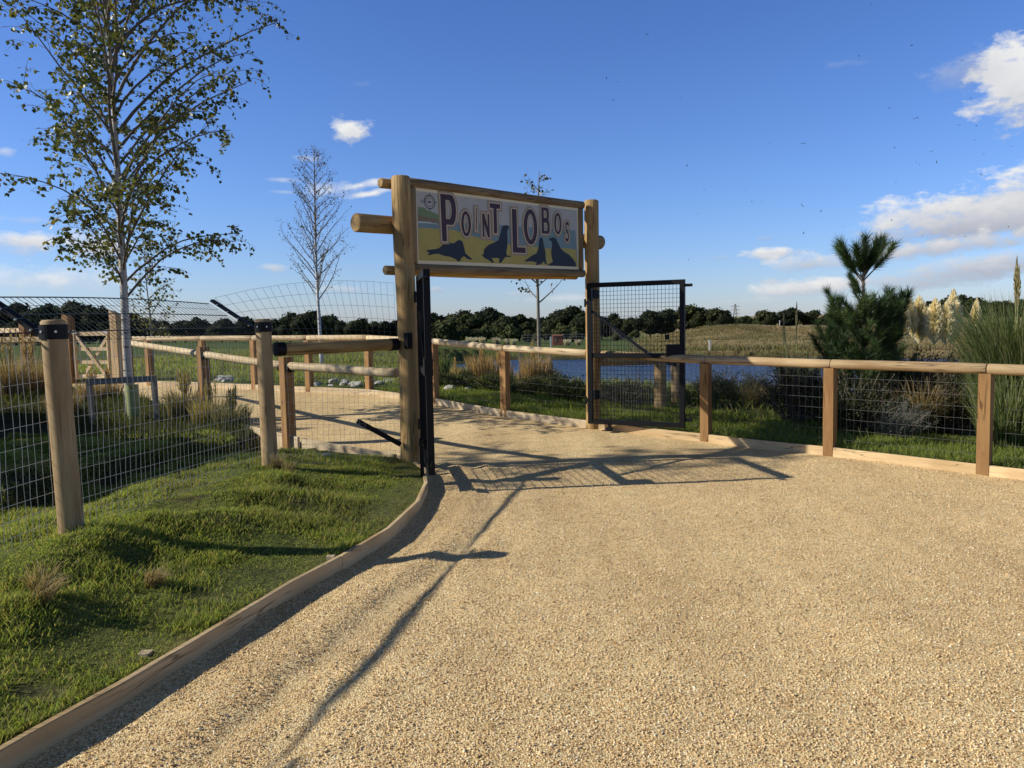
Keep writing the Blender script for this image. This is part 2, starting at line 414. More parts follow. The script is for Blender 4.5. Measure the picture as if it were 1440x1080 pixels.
CLOUDS = [(1432, 112, 54, 52, .98, .78, .5), (1366, 98, 52, 28, .6, .25, 1.2), (1290, 302, 75, 24, .92, .72, .6, .05), (1385, 300, 95, 38, .97, .5, .6, .08), (1440, 280, 55, 42, .97, .62, .6), (1340, 322, 120, 20, .9, .18, .9, .07),
          (1320, 348, 130, 13, .92, .42, .7, .07), (1082, 356, 44, 9, .95, .7, .7), (1012, 363, 18, 5, .5, .2, 1.2), (1135, 372, 46, 14, .9, .45, .8), (1390, 376, 150, 19, .9, .25, .8, .1),
          (1125, 404, 90, 14, .9, .6, .8, .07), (1175, 398, 36, 10, .9, .85, .7), (1075, 335, 14, 5, .4, .2, 1.2), (1085, 395, 18, 5, .45, .2, 1.2), (493, 183, 30, 17, .97, .85, .7), (430, 222, 20, 6, .6, .9, 1.4),
          (500, 262, 46, 6, .95, 1, 1.0, .22), (518, 273, 40, 5, .95, 1, 1.0, .2), (468, 266, 44, 14, .7, 1, 1.3), (398, 253, 30, 4, .6, .9, 1.5), (400, 270, 20, 3, .5, .9, 1.5), (385, 376, 24, 7, .85, .6, 1.0),
          (40, 340, 60, 15, .95, .7, .8), (130, 345, 55, 20, .9, .65, .9), (30, 310, 40, 6, .5, .6, 1.5), (60, 392, 130, 18, .75, .8, 1.3), (480, 406, 50, 6, .7, .6, 1.2), (612, 407, 14, 5, .6, .3, 1.2),
          (740, 413, 30, 5, .6, .4, 1.2), (790, 420, 60, 7, .6, .9, 1.5), (510, 117, 16, 6, .15, .8, 1.6), (1185, 90, 26, 6, .25, .8, 1.6), (5, 213, 14, 6, .6, .8, 1.2), (1060, 424, 50, 7, .5, .5, 1.4), (1220, 395, 60, 10, .5, .4, 1.3)]
make_world()

scene.view_settings.view_transform = 'Standard'; scene.view_settings.look = 'None'; scene.view_settings.exposure = 0
scene.render.engine = 'CYCLES'
scene.cycles.max_bounces = 6; scene.cycles.diffuse_bounces = 3; scene.cycles.transparent_max_bounces = 8

# ------------------------------------------------------------------ ground sheet
def mat_ground():
    m, nt, b = newmat('grass_and_meadow'); L = nt.links.new
    at = N(nt, 'ShaderNodeAttribute', attribute_name='Col')
    ge = N(nt, 'ShaderNodeNewGeometry')
    n1 = N(nt, 'ShaderNodeTexNoise', Scale=1.1, Detail=6.0, Roughness=.65); L(ge.outputs[0], n1.inputs[0])
    n2 = N(nt, 'ShaderNodeTexNoise', Scale=22.0, Detail=5.0, Roughness=.7); L(ge.outputs[0], n2.inputs[0])
    n3 = N(nt, 'ShaderNodeTexNoise', Scale=.16, Detail=4.0); L(ge.outputs[0], n3.inputs[0])
    c = mixc(nt, 1.0, at.outputs['Color'], ramp(nt, n2.outputs[0], [(.3, .45), (.7, 1.45)]), 'MULTIPLY')
    c = mixc(nt, 1.0, c, ramp(nt, n1.outputs[0], [(.3, (.62, .7, .6)), (.55, (1, 1, 1)), (.75, (1.4, 1.15, .95))]), 'MULTIPLY')
    c = mixc(nt, 1.0, c, ramp(nt, n3.outputs[0], [(.35, (.75, .85, .8)), (.7, (1.2, 1.1, 1.0))]), 'MULTIPLY')
    L(c, b.inputs['Base Color']); b.inputs['Roughness'].default_value = .95; b.inputs['Specular IOR Level'].default_value = .1
    bp = N(nt, 'ShaderNodeBump', Strength=.8, Distance=.05); L(n2.outputs[0], bp.inputs['Height']); L(bp.outputs[0], b.inputs['Normal'])
    return m
M['ground'] = mat_ground()

SOIL = [(-1.62, 5.62, .16, .10), (-1.95, 5.0, .22, .09), (-1.75, 6.15, .2, .1), (-1.35, 5.1, .15, .06), (-1.6, 3.9, .14, .07), (-2.1, 4.2, .13, .08), (-1.9, 2.9, .15, .08), (-1.45, 4.35, .2, .05), (-2.4, 5.6, .2, .12)]
def soil_spots(X, Y):
    r = np.zeros(np.shape(X))
    for x, y, a, b in SOIL: r = np.maximum(r, np.exp(-((X - x) / a) ** 2 - ((Y - y) / b) ** 2))
    return np.clip(r * 1.6 - .3 + (fbm(np.asarray(X) * 9, np.asarray(Y) * 9, 77) - .47) * 1.2 * (r > .1), 0, 1)
def ground_col(X, Y):
    R = np.hypot(X, Y); a = X / np.maximum(Y, .1)
    g = np.array([.155, .17, .045]); g2 = np.array([.105, .135, .035]); br = np.array([.34, .25, .125]); lt = np.array([.125, .112, .045]); soil = np.array([.09, .066, .038])
    out = np.tile(g, (len(X), 1))
    dq, sq = seg_dist(X, Y, QF); e = -dq * sq
    def mx(o, c, w): w = np.clip(w, 0, 1)[:, None]; return o * (1 - w) + c * w
    out = mx(out, lt, sm(1, 4, e) * .7)
    out = mx(out, g2, sm(36, 44, R) * (a < .2))
    w = sm(.145, .20, a + .05 * (fbm(X * .08, Y * .08, 21) - .5)) * sm(34, 40, R)
    out = mx(out, br, w)
    out = mx(out, g2 * 1.1, sm(95, 110, R) * sm(.04, .06, a) * (1 - sm(.13, .15, a)) * .8)
    out = mx(out, np.array([.2, .1, .06]), np.exp(-((X - 34) / 4) ** 2 - ((Y - 97) / 5) ** 2) * .9)
    out = mx(out, np.array([.24, .13, .08]), np.exp(-((X - 52) / 14) ** 2 - ((Y - 122) / 6) ** 2) * .9)
    fl = fbm(X * .35, Y * .35, 33)
    out = mx(out, soil, sm(.55, .68, fl) * sm(.5, 2, e) * (R < 45) * .6)
    dk_, sk_ = seg_dist(X, Y, KF); fx, fy = P2[0] - P0[0], P2[1] - P0[1]; dF_ = -((X - P0[0]) * fy - (Y - P0[1]) * fx) / math.hypot(fx, fy)
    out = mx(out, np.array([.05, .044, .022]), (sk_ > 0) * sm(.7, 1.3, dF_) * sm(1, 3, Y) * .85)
    out = mx(out, soil * .7, (sk_ > 0) * soil_spots(X, Y) * .9)
    out = mx(out, np.array([.20, .18, .075]), (sk_ > 0) * (1 - sm(.1, .7, dk_)) * .6 * (Y < 8))
    dp = sdist(X, Y, POND)
    out = mx(out, soil * .8, (1 - sm(.2, 1.6, np.abs(dp))) * .8)
    out = mx(out, soil * .5, (dp < 0) * 1.0)
    return out

def make_ground():
    az = np.radians(np.concatenate([np.arange(-180, -50, 4.0), np.arange(-50, 50, .22), np.arange(50, 180, 4.0)]))
    r = [.0, .6]
    while r[-1] < 5000: r.append(r[-1] * 1.021 + .005)
    r = np.array(r); nr, na = len(r), len(az)
    A, Rr = np.meshgrid(az, r); X = (Rr * np.sin(A)).ravel(); Y = (Rr * np.cos(A)).ravel()
    Z = terrain(X, Y)
    # the path, lawn and verge lie on top as their own sheets: sink the ground under them
    dpth = sdist(X, Y, PATH); dl = sdist(X, Y, LAWN); dv = sdist(X, Y, VERGE)
    sink = np.maximum.reduce([sm(.0, -.25, dl), sm(0, -.2, dv), (dpth < .12) * ((dl < .35) | (dv < .35) | (dpth < .0)) * 1.0])
    Z = Z - .3 * sink
    V = np.stack([X, Y, Z], 1)
    i = np.arange(nr - 1)[:, None]; j = np.arange(na)[None, :]; j2 = (j + 1) % na
    Fq = np.stack([np.broadcast_to(i * na + j, (nr - 1, na)), np.broadcast_to(i * na + j2, (nr - 1, na)), np.broadcast_to((i + 1) * na + j2, (nr - 1, na)), np.broadcast_to((i + 1) * na + j, (nr - 1, na))], -1).reshape(-1, 4)[:, ::-1]
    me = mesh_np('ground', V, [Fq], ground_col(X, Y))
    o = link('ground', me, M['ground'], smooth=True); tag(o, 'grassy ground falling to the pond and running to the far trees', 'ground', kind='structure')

def off_poly(poly, d):
    """offset an open polyline to its left by d"""
    P = [Vector(p) for p in poly]; out = []
    for i, p in enumerate(P):
        t = (P[min(i + 1, len(P) - 1)] - P[max(i - 1, 0)]).normalized(); out.append((p.x - t.y * d, p.y + t.x * d))
    return out
def resample(poly, step):
    out = []
    for a, b in zip(poly[:-1], poly[1:]):
        L = math.hypot(b[0] - a[0], b[1] - a[1]); n = max(1, int(round(L / step)))
        out += [(a[0] + (b[0] - a[0]) * i / n, a[1] + (b[1] - a[1]) * i / n) for i in range(n)]
    out.append(poly[-1]); return out
def cdt_sheet(poly, step, margin):
    """triangulated sheet of a polygon with interior grid points"""
    poly = resample(list(poly) + [poly[0]], step)[:-1]
    P = np.array(poly); x0, y0 = P.min(0); x1, y1 = P.max(0)
    gx, gy = np.meshgrid(np.arange(x0, x1, step), np.arange(y0, y1, step)); gx = gx.ravel() + RNG.uniform(-.2, .2, gx.size) * step; gy = gy.ravel() + RNG.uniform(-.2, .2, gy.size) * step
    k = sdist(gx, gy, poly) < -margin; gx, gy = gx[k], gy[k]
    pts = [Vector(p) for p in poly] + [Vector(p) for p in zip(gx, gy)]
    n = len(poly); ed = [(i, (i + 1) % n) for i in range(n)]
    vs, es, fs, *_ = delaunay_2d_cdt(pts, ed, [], 0, 1e-5)
    V = np.array([(v.x, v.y) for v in vs]); Fc = np.array([f for f in fs if len(f) == 3])
    cx = V[Fc].mean(1); ok = inside(cx[:, 0], cx[:, 1], poly); Fc = Fc[ok]
    a, b, c = V[Fc[:, 0]], V[Fc[:, 1]], V[Fc[:, 2]]
    cr = (b[:, 0] - a[:, 0]) * (c[:, 1] - a[:, 1]) - (b[:, 1] - a[:, 1]) * (c[:, 0] - a[:, 0])
    Fc[cr < 0] = Fc[cr < 0][:, ::-1]
    return V, Fc

LAWN = [p for p in KF if p[1] < 8.1] + [(-2.9, 9.0), (-4.3, 10.2), (-6.2, 11.9), (-9.5, 12), (-9.5, -4)]
_q = [p for p in QF if p[0] > -10]
VERGE = _q + list(reversed(off_poly(_q, -1.4)))
make_ground()

V, Fc = cdt_sheet(LAWN, .13, .07)
Z = terrain(V[:, 0], V[:, 1]) + .01
o = link('lawn', mesh_np('lawn', np.c_[V, Z], [Fc], ground_col(V[:, 0], V[:, 1]) * .9), M['ground'], smooth=True)
tag(o, 'lumpy grass verge between the timber edging and the mesh fence', 'lawn', kind='structure')
V, Fc = cdt_sheet(VERGE, .22, .1)
Z = terrain(V[:, 0], V[:, 1]) + .012
o = link('verge', mesh_np('verge', np.c_[V, Z], [Fc], ground_col(V[:, 0], V[:, 1])), M['ground'], smooth=True)
tag(o, 'strip of grass behind the post and rail fence', 'verge', kind='structure')

def mat_gravel():
    m, nt, b = newmat('buff_gravel'); L = nt.links.new
    ge = N(nt, 'ShaderNodeNewGeometry')
    def stones(sc):
        v = N(nt, 'ShaderNodeTexVoronoi', Scale=sc, Randomness=1.0); L(ge.outputs[0], v.inputs[0])
        sp = N(nt, 'ShaderNodeSeparateColor'); L(v.outputs['Color'], sp.inputs[0])
        c = ramp(nt, sp.outputs[0], [(0, (.24, .135, .06)), (.18, (.58, .37, .165)), (.5, (.90, .645, .31)), (.8, (1.0, .78, .425)), (1, (1.0, .91, .63))])
        return v, c
    v1, c1 = stones(120.0); v2, c2 = stones(205.0)
    col = mixc(nt, .45, c1, c2)
    n1 = N(nt, 'ShaderNodeTexNoise', Scale=.9, Detail=5.0, Roughness=.6); L(ge.outputs[0], n1.inputs[0])
    n2 = N(nt, 'ShaderNodeTexNoise', Scale=7.0, Detail=5.0, Roughness=.7); L(ge.outputs[0], n2.inputs[0])
    col = mixc(nt, 1.0, col, ramp(nt, n1.outputs[0], [(.3, (.90, .87, .84)), (.55, (1.06, 1.05, 1.02)), (.8, (1.14, 1.10, 1.02))]), 'MULTIPLY')
    col = mixc(nt, 1.0, col, ramp(nt, n2.outputs[0], [(.3, .88), (.65, 1.12)]), 'MULTIPLY')
    mt = N(nt, 'ShaderNodeMapping'); mt.inputs['Scale'].default_value = (2.2, .22, 1); mt.inputs['Rotation'].default_value = (0, 0, -.12); L(ge.outputs[0], mt.inputs[0])
    n4 = N(nt, 'ShaderNodeTexNoise', Scale=1.0, Detail=4.0); L(mt.outputs[0], n4.inputs[0])
    col = mixc(nt, 1.0, col, ramp(nt, n4.outputs[0], [(.36, (.87, .85, .83)), (.56, (1.03, 1.03, 1.03))]), 'MULTIPLY')
    # crevices
    col = mixc(nt, ramp(nt, v1.outputs['Distance'], [(.4, 0), (.8, .55)]), col, (.2, .125, .06))
    L(col, b.inputs['Base Color']); b.inputs['Roughness'].default_value = .9; b.inputs['Specular IOR Level'].default_value = .08
    hh = math_(nt, 'ADD', math_(nt, 'MULTIPLY', v1.outputs['Distance'], -1.0), math_(nt, 'MULTIPLY', v2.outputs['Distance'], -.5))
    hh = math_(nt, 'ADD', hh, math_(nt, 'MULTIPLY', n2.outputs[0], .8))
    bp = N(nt, 'ShaderNodeBump', Strength=.42, Distance=.009); L(hh, bp.inputs['Height']); L(bp.outputs[0], b.inputs['Normal'])
    return m
M['gravel'] = mat_gravel()

def path_z(X, Y):
    z = zpath(Y) + 0.0
    dk, sk = seg_dist(X, Y, KF); d = dk
    # gravel is scuffed into low ridges along the left edge
    rut = 1.6 * (np.exp(-((d - .42) / .10) ** 2) * .016 - np.exp(-((d - .58) / .07) ** 2) * .010 + np.exp(-((d - .7) / .06) ** 2) * .012 - np.exp(-((d - .12) / .1) ** 2) * .008 + np.exp(-((d - .95) / .05) ** 2) * .008)
    z = z + rut * (fbm(X * 1.5, Y * 1.5, 40) * 1.8 - .2) * (Y < 8)
    z = z + (fbm(X * 1.6, Y * 1.6, 41) - .47) * .022 + (fbm(X * 6, Y * 6, 42, 3) - .45) * .014
    return z
V, Fc = cdt_sheet(PATH, .10, .05)
Z = path_z(V[:, 0], V[:, 1])
o = link('path', mesh_np('path', np.c_[V, Z], [Fc]), M['gravel'], smooth=True)
tag(o, 'wide buff gravel path', 'path', kind='structure')

def make_gravel():
    n = 150000
    # more stones close to the camera
    X = RNG.uniform(-2.4, 5.2, n * 3); Y = 1.6 + (RNG.random(n * 3) ** 1.5) * 6.4
    k = (sdist(X, Y, PATH) < -.05) & (np.abs(X) < Y * .74 + .5); X, Y = X[k][:n], Y[k][:n]; n = len(X)
    Z = path_z(X, Y)
    s = RNG.uniform(.0022, .0046, n) * (1 + .5 * (RNG.random(n) > .95))
    base = np.array([(1, 0, 0), (0, 1, 0), (-1, 0, 0), (0, -1, 0), (.1, .1, .75), (-.1, 0, -.6)], float)
    th = RNG.uniform(0, 6.28, n); st = RNG.uniform(.6, 1.5, (n, 3)); tl = RNG.uniform(-.6, .6, (n, 2))
    P = base[None] * st[:, None, :] * s[:, None, None] + RNG.uniform(-.25, .25, (n, 6, 3)) * s[:, None, None]
    c, q = np.cos(th)[:, None], np.sin(th)[:, None]
    x = P[:, :, 0] * c - P[:, :, 1] * q; y = P[:, :, 0] * q + P[:, :, 1] * c; z = P[:, :, 2] + x * tl[:, :1] + y * tl[:, 1:]
    V = np.stack([x + X[:, None], y + Y[:, None], z + Z[:, None] + .002], -1).reshape(-1, 3)
    tri = np.array([(0, 1, 4), (1, 2, 4), (2, 3, 4), (3, 0, 4), (1, 0, 5), (2, 1, 5), (3, 2, 5), (0, 3, 5)])
    Fm = (np.arange(n)[:, None, None] * 6 + tri[None]).reshape(-1, 3)
    pal = np.array([(.97, .76, .45), (.83, .59, .31), (.62, .40, .19), (.36, .22, .11), (1.0, .90, .66), (.90, .67, .37), (.48, .38, .27)])
    cl = pal[RNG.choice(7, n, p=[.2, .26, .19, .1, .07, .14, .04])] * RNG.uniform(.8, 1.12, (n, 1))
    o = link('gravel', mesh_np('gravel', V, [Fm], np.repeat(cl, 6, 0)), leafmat('loose_stone', trans=0, rough=.85, spec=.05))
    tag(o, 'loose buff and brown stones scattered over the path', 'gravel', kind='stuff')
make_gravel()

# ------------------------------------------------------------------ water
def mat_water():
    m, nt, b = newmat('rippled_blue_water'); L = nt.links.new
    ge = N(nt, 'ShaderNodeNewGeometry'); mp = N(nt, 'ShaderNodeMapping'); mp.inputs['Scale'].default_value = (1.0, 1.7, 1); mp.inputs['Rotation'].default_value = (0, 0, .4); L(ge.outputs[0], mp.inputs[0])
    n = N(nt, 'ShaderNodeTexNoise', Scale=3.2, Detail=6.0, Roughness=.62); L(mp.outputs[0], n.inputs[0])
    n2 = N(nt, 'ShaderNodeTexNoise', Scale=.25, Detail=3.0); L(mp.outputs[0], n2.inputs[0])
    L(mixc(nt, n2.outputs[0], (.018, .06, .17), (.035, .095, .25)), b.inputs['Base Color']); b.inputs['Roughness'].default_value = .07; b.inputs['IOR'].default_value = 1.33
    bp = N(nt, 'ShaderNodeBump', Strength=1.0, Distance=.17); L(n.outputs[0], bp.inputs['Height']); L(bp.outputs[0], b.inputs['Normal'])
    return m
V, Fc = cdt_sheet([(x * 1.0 + 0, y) for x, y in POND], 1.5, .5)
ctr = V.mean(0); V2 = ctr + (V - ctr) * 1.12
o = link('pond_water', mesh_np('pond_water', np.c_[V2, np.full(len(V2), WATER_Z)], [Fc]), mat_water(), smooth=True)
tag(o, 'rippled dark blue pond water', 'water', kind='structure')
# ------------------------------------------------------------------ timber edging boards
def edging(pts, name_label, group, mat, h=.115, t=.034, side=1, zoff=0.0, seed=0):
    """one board along the points: thin upright plank, bent to the line; side=+1: outside lies left of travel"""
    P = resample(pts, .22); L = off_poly(P, t * side); mb = MB(); n = len(P)
    vs = []
    for (a, b) in zip(P, L):
        z = float(zpath(np.array([a[1]]))[0]) + zoff
        vs += [(a[0], a[1], z - .12), (b[0], b[1], z - .12), (b[0], b[1], z + h), (a[0], a[1], z + h)]
    fs = []
    for i in range(n - 1):
        for k in range(4):
            k2 = (k + 1) % 4; fs.append((i * 4 + k, i * 4 + k2, (i + 1) * 4 + k2, (i + 1) * 4 + k))
    fs += [(3, 2, 1, 0), tuple((n - 1) * 4 + k for k in range(4))]
    c = Vector((pts[0][0], pts[0][1], vs[0][2])); d = Vector((pts[-1][0] - pts[0][0], pts[-1][1] - pts[0][1], 0)).normalized()
    # local Z along the grain
    x = Vector((0, 0, 1)).cross(d); Mx = Matrix((x, d.cross(x), d)).transposed(); inv = Mx.inverted()
    bm = bmesh.new(); bv = [bm.verts.new(inv @ (Vector(v) - c)) for v in vs]
    for f in fs: bm.faces.new([bv[i] for i in f])
    bmesh.ops.recalc_face_normals(bm, faces=bm.faces)
    es = [e for e in bm.edges if e.is_manifold and e.calc_face_angle(0) > 1.0]
    bmesh.ops.bevel(bm, geom=es, offset=.004, segments=1, affect='EDGES')
    o = link('edging_board', me_from_bm('edging_board', bm), mat, None, c, Mx.to_quaternion())
    return tag(o, name_label, 'edging board', group)

def cut(poly, y0, y1, key=1):
    P = resample(poly, .05); return [p for p in P if y0 <= p[key] <= y1]
GK = 'timber edging boards along the gravel path'
KL = [p for p in KF if p[1] < 7.75]
def by_len(poly, a, b):
    P = resample(poly, .04); return [p for p in P if a <= p[1] < b]
_ka, _kb = by_len(KL, -.5, 4.62), by_len(KL, 4.62, 7.76); _kb = [(_ka[-1][0] * .88 + _kb[0][0] * .12, _ka[-1][1] * .88 + _kb[0][1] * .12)] + _kb
edging(_ka, 'long edging board along the foreground lawn, running out of the bottom left corner', GK, M['board'], h=.085)
edging(_kb, 'curved edging board bending past the black steel stake to the left sign post', GK, M['board'], h=.085)
KB = [p for p in KF if p[1] > 7.6]
edging(by_len(KB, 7.98, 9.2), 'pale edging board behind the mesh between the two round posts, nearest the left sign post', GK, M['board_pale'])
edging(by_len(KB, 9.24, 10.7), 'low edging board under the dark rail, behind the second round fence post', GK, M['board_pale'])
edging(by_len(KB, 10.75, 12.8), 'edging board at the foot of the staked birch bed', GK, M['board_pale'])
def kerb_q(i, j): return [QF[k] for k in range(i, j + 1)]
for i, j, lab, mt in [(0, 2, 'edging board leaving the photo at the right edge', 'board'), (2, 3, 'edging board right of the nearest square post on the right', 'board'), (3, 5, 'long edging board between the nearest square post and the open right gate leaf', 'board'),
                   (5, 6, 'edging board under the open right gate leaf', 'board'), (6, 8, 'sunlit edging board seen through the gateway', 'board_pale'),
                   (8, 10, 'sunlit edging board seen through mesh just left of the left sign post', 'board_pale'), (10, 12, 'far sunlit edging board behind the second round fence post', 'board_pale'), (12, 14, 'far edging board running to the wooden field gate', 'board_pale')]:
    p = kerb_q(i, j); p = off_poly(p, .05)
    # leave a small gap at the butt joints
    p[0] = (p[0][0] + (p[1][0] - p[0][0]) * .004, p[0][1] + (p[1][1] - p[0][1]) * .004)
    edging(p, lab, GK, M[mt], side=-1, h=.095)
# pegs that hold the edging
for (x, y, h, lab) in [(-1.125, 4.58, .088, 'round pale peg behind the edging board at its joint'), (-1.625, 3.25, .083, 'pale peg behind the long foreground edging board')]:
    o = timber('edging_peg', (x, y, -.1), (x, y, h), .05, .045, M['board_pale'], None, bev=.012)
    tag(o, lab, 'peg', 'pegs behind the edging')

# ------------------------------------------------------------------ wire mesh helper
def wire_tubes(mb, polylines, r):
    for p in polylines: mb.tube(p, r, 4, caps=False)

def mesh_panel(fa, s0, s1, dx, zs, jitter=.006, seed=0):
    """fa(s, q) -> point; s along, q index over zs; returns polylines vertical and horizontal"""
    rnd = random.Random(seed); out = []
    n = max(2, int(round((s1 - s0) / dx)))
    for i in range(n + 1):
        s = s0 + (s1 - s0) * i / n; o = rnd.uniform(-jitter, jitter); ph = rnd.uniform(0, 6.28)
        out.append([fa(s + o + .5 * jitter * math.sin(ph + 2.1 * k), q) for k, q in enumerate(zs)])
    m = max(4, int((s1 - s0) / .22))
    for q in zs:
        out.append([fa(s0 + (s1 - s0) * i / m, q) for i in range(m + 1)])
    return out

# ------------------------------------------------------------------ right / far post and rail fences
def rail_fence(name, label, cat, idx, zrail=1.02, group=None, pole=True, rail_mats=None, ext=0, half=.05, wires=True, skip=(), back=0.0):
    pts = [QF[i] for i in idx]
    base = Vector((pts[0][0], pts[0][1], tz(*pts[0])))
    th = thing(name, base, label, cat, group)
    gz = [float(zpath(np.array([p[1]]))[0]) for p in pts]
    for k, (p, g) in enumerate(zip(pts, gz)):
        if k in skip: continue
        a = Vector(pts[min(k + 1, len(pts) - 1)]) - Vector(pts[max(k - 1, 0)]); a = Vector((a.x, a.y, 0)).normalized()
        lean = Vector((random.uniform(-.012, .012), random.uniform(-.012, .012), 0))
        timber('post', Vector((p[0], p[1], g - .25)), Vector((p[0], p[1], g + zrail - .085)) + lean, .105, .105, M['square'], th, base, up=a, seed=k)
    for k in range(0, len(pts) - 1):
        a, b = pts[k], pts[k + 1]; ga, gb = gz[k] + zrail - .045, gz[k + 1] + zrail - .045
        A, B = Vector((a[0], a[1], ga)), Vector((b[0], b[1], gb)); d = (B - A).normalized()
        if k in skip: A = A + d * .1
        if (k + 1) in skip: B = B - d * .12
        log('rail', A + d * .004, B - d * .004, .05, M[(rail_mats or {}).get(k, 'rail')], th, base, n=14, bev=.004, wob=.002, seed=k + len(idx) * 7)
    if wires:
        mb = MB()
        for k in range(len(pts) - 1):
            a, b = Vector((pts[k][0], pts[k][1], 0)), Vector((pts[k + 1][0], pts[k + 1][1], 0)); L = (b - a).length; d = (b - a) / L; nrm = Vector((d.y, -d.x, 0)) * -1
            off = Vector((-d.y, d.x, 0)) * -.06
            def fa(s, q):
                t = s / L; z = gz[k] * (1 - t) + gz[k + 1] * t
                return a + d * s + off + Vector((0, 0, z + q)) - base
            zs = [.06, .17, .28, .39, .50, .61, .72, .83, .93]
            wire_tubes(mb, mesh_panel(fa, .0, L, .075, zs, .004, k), .00135)
        mb.build('wire_mesh', M['wire_dull'], th)
    return th
rail_fence('rail_fence', 'tan post and rail fence along the right edge of the path, before the pine', 'fence', [0, 1, 2, 3, 4, 5, 6], rail_mats={k: 'rail_dark' for k in range(0, 7)}, skip=(6,))
rail_fence('rail_fence', 'pale post and rail fence seen through the gateway, curving away before the pond', 'fence', [6, 7, 8, 9, 10, 11, 12, 13, 14], skip=(0, 8))

# inner fence on the near side of the far path
IP = [(-1.16, 7.98), (-2.75, 9.36), (-4.36, 10.86), (-6.52, 13.05), (-8.5, 14.9)]
def inner_fence():
    base = Vector((IP[1][0], IP[1][1], tz(*IP[1])))
    th = thing('rail_fence', base, 'brown posts with one sloping pale rail behind the mesh, left of the sign', 'fence')
    for k, p in enumerate(IP[1:4]):
        g = float(zpath(np.array([p[1]]))[0]) + .05
        timber('post', (p[0], p[1], g - .2), (p[0], p[1], g + 1.03), .13, .12, M['square'], th, base, up=(.73, -.68, 0), seed=30 + k)
        # dark tarred back face of the post
    for k in range(3):
        a, b = IP[k], IP[k + 1]; za = float(zpath(np.array([a[1]]))[0]) + .97; zb = float(zpath(np.array([b[1]]))[0]) + .97
        A, B = Vector((a[0], a[1], za)), Vector((b[0], b[1], zb)); d = (B - A).normalized()
        log('rail', A + d * (.09 if k else .06), B - d * .09, .05, M['rail'], th, base, n=14, bev=.006, wob=.003, seed=60 + k)
    for k in range(1, 4):
        d = Vector((IP[k][0] - IP[k-1][0], IP[k][1] - IP[k-1][1], 0)).normalized(); g = float(zpath(np.array([IP[k][1]]))[0]) + .95
        c = Vector((IP[k][0], IP[k][1], g)) - base
        for s in ((-1, 1) if k < 3 else (-1,)):
            mb = MB(); mb.tube([c + d * s * .066, c + d * s * .12], .056, 12); mb.build('rail_socket', M['black'], th)
inner_fence()

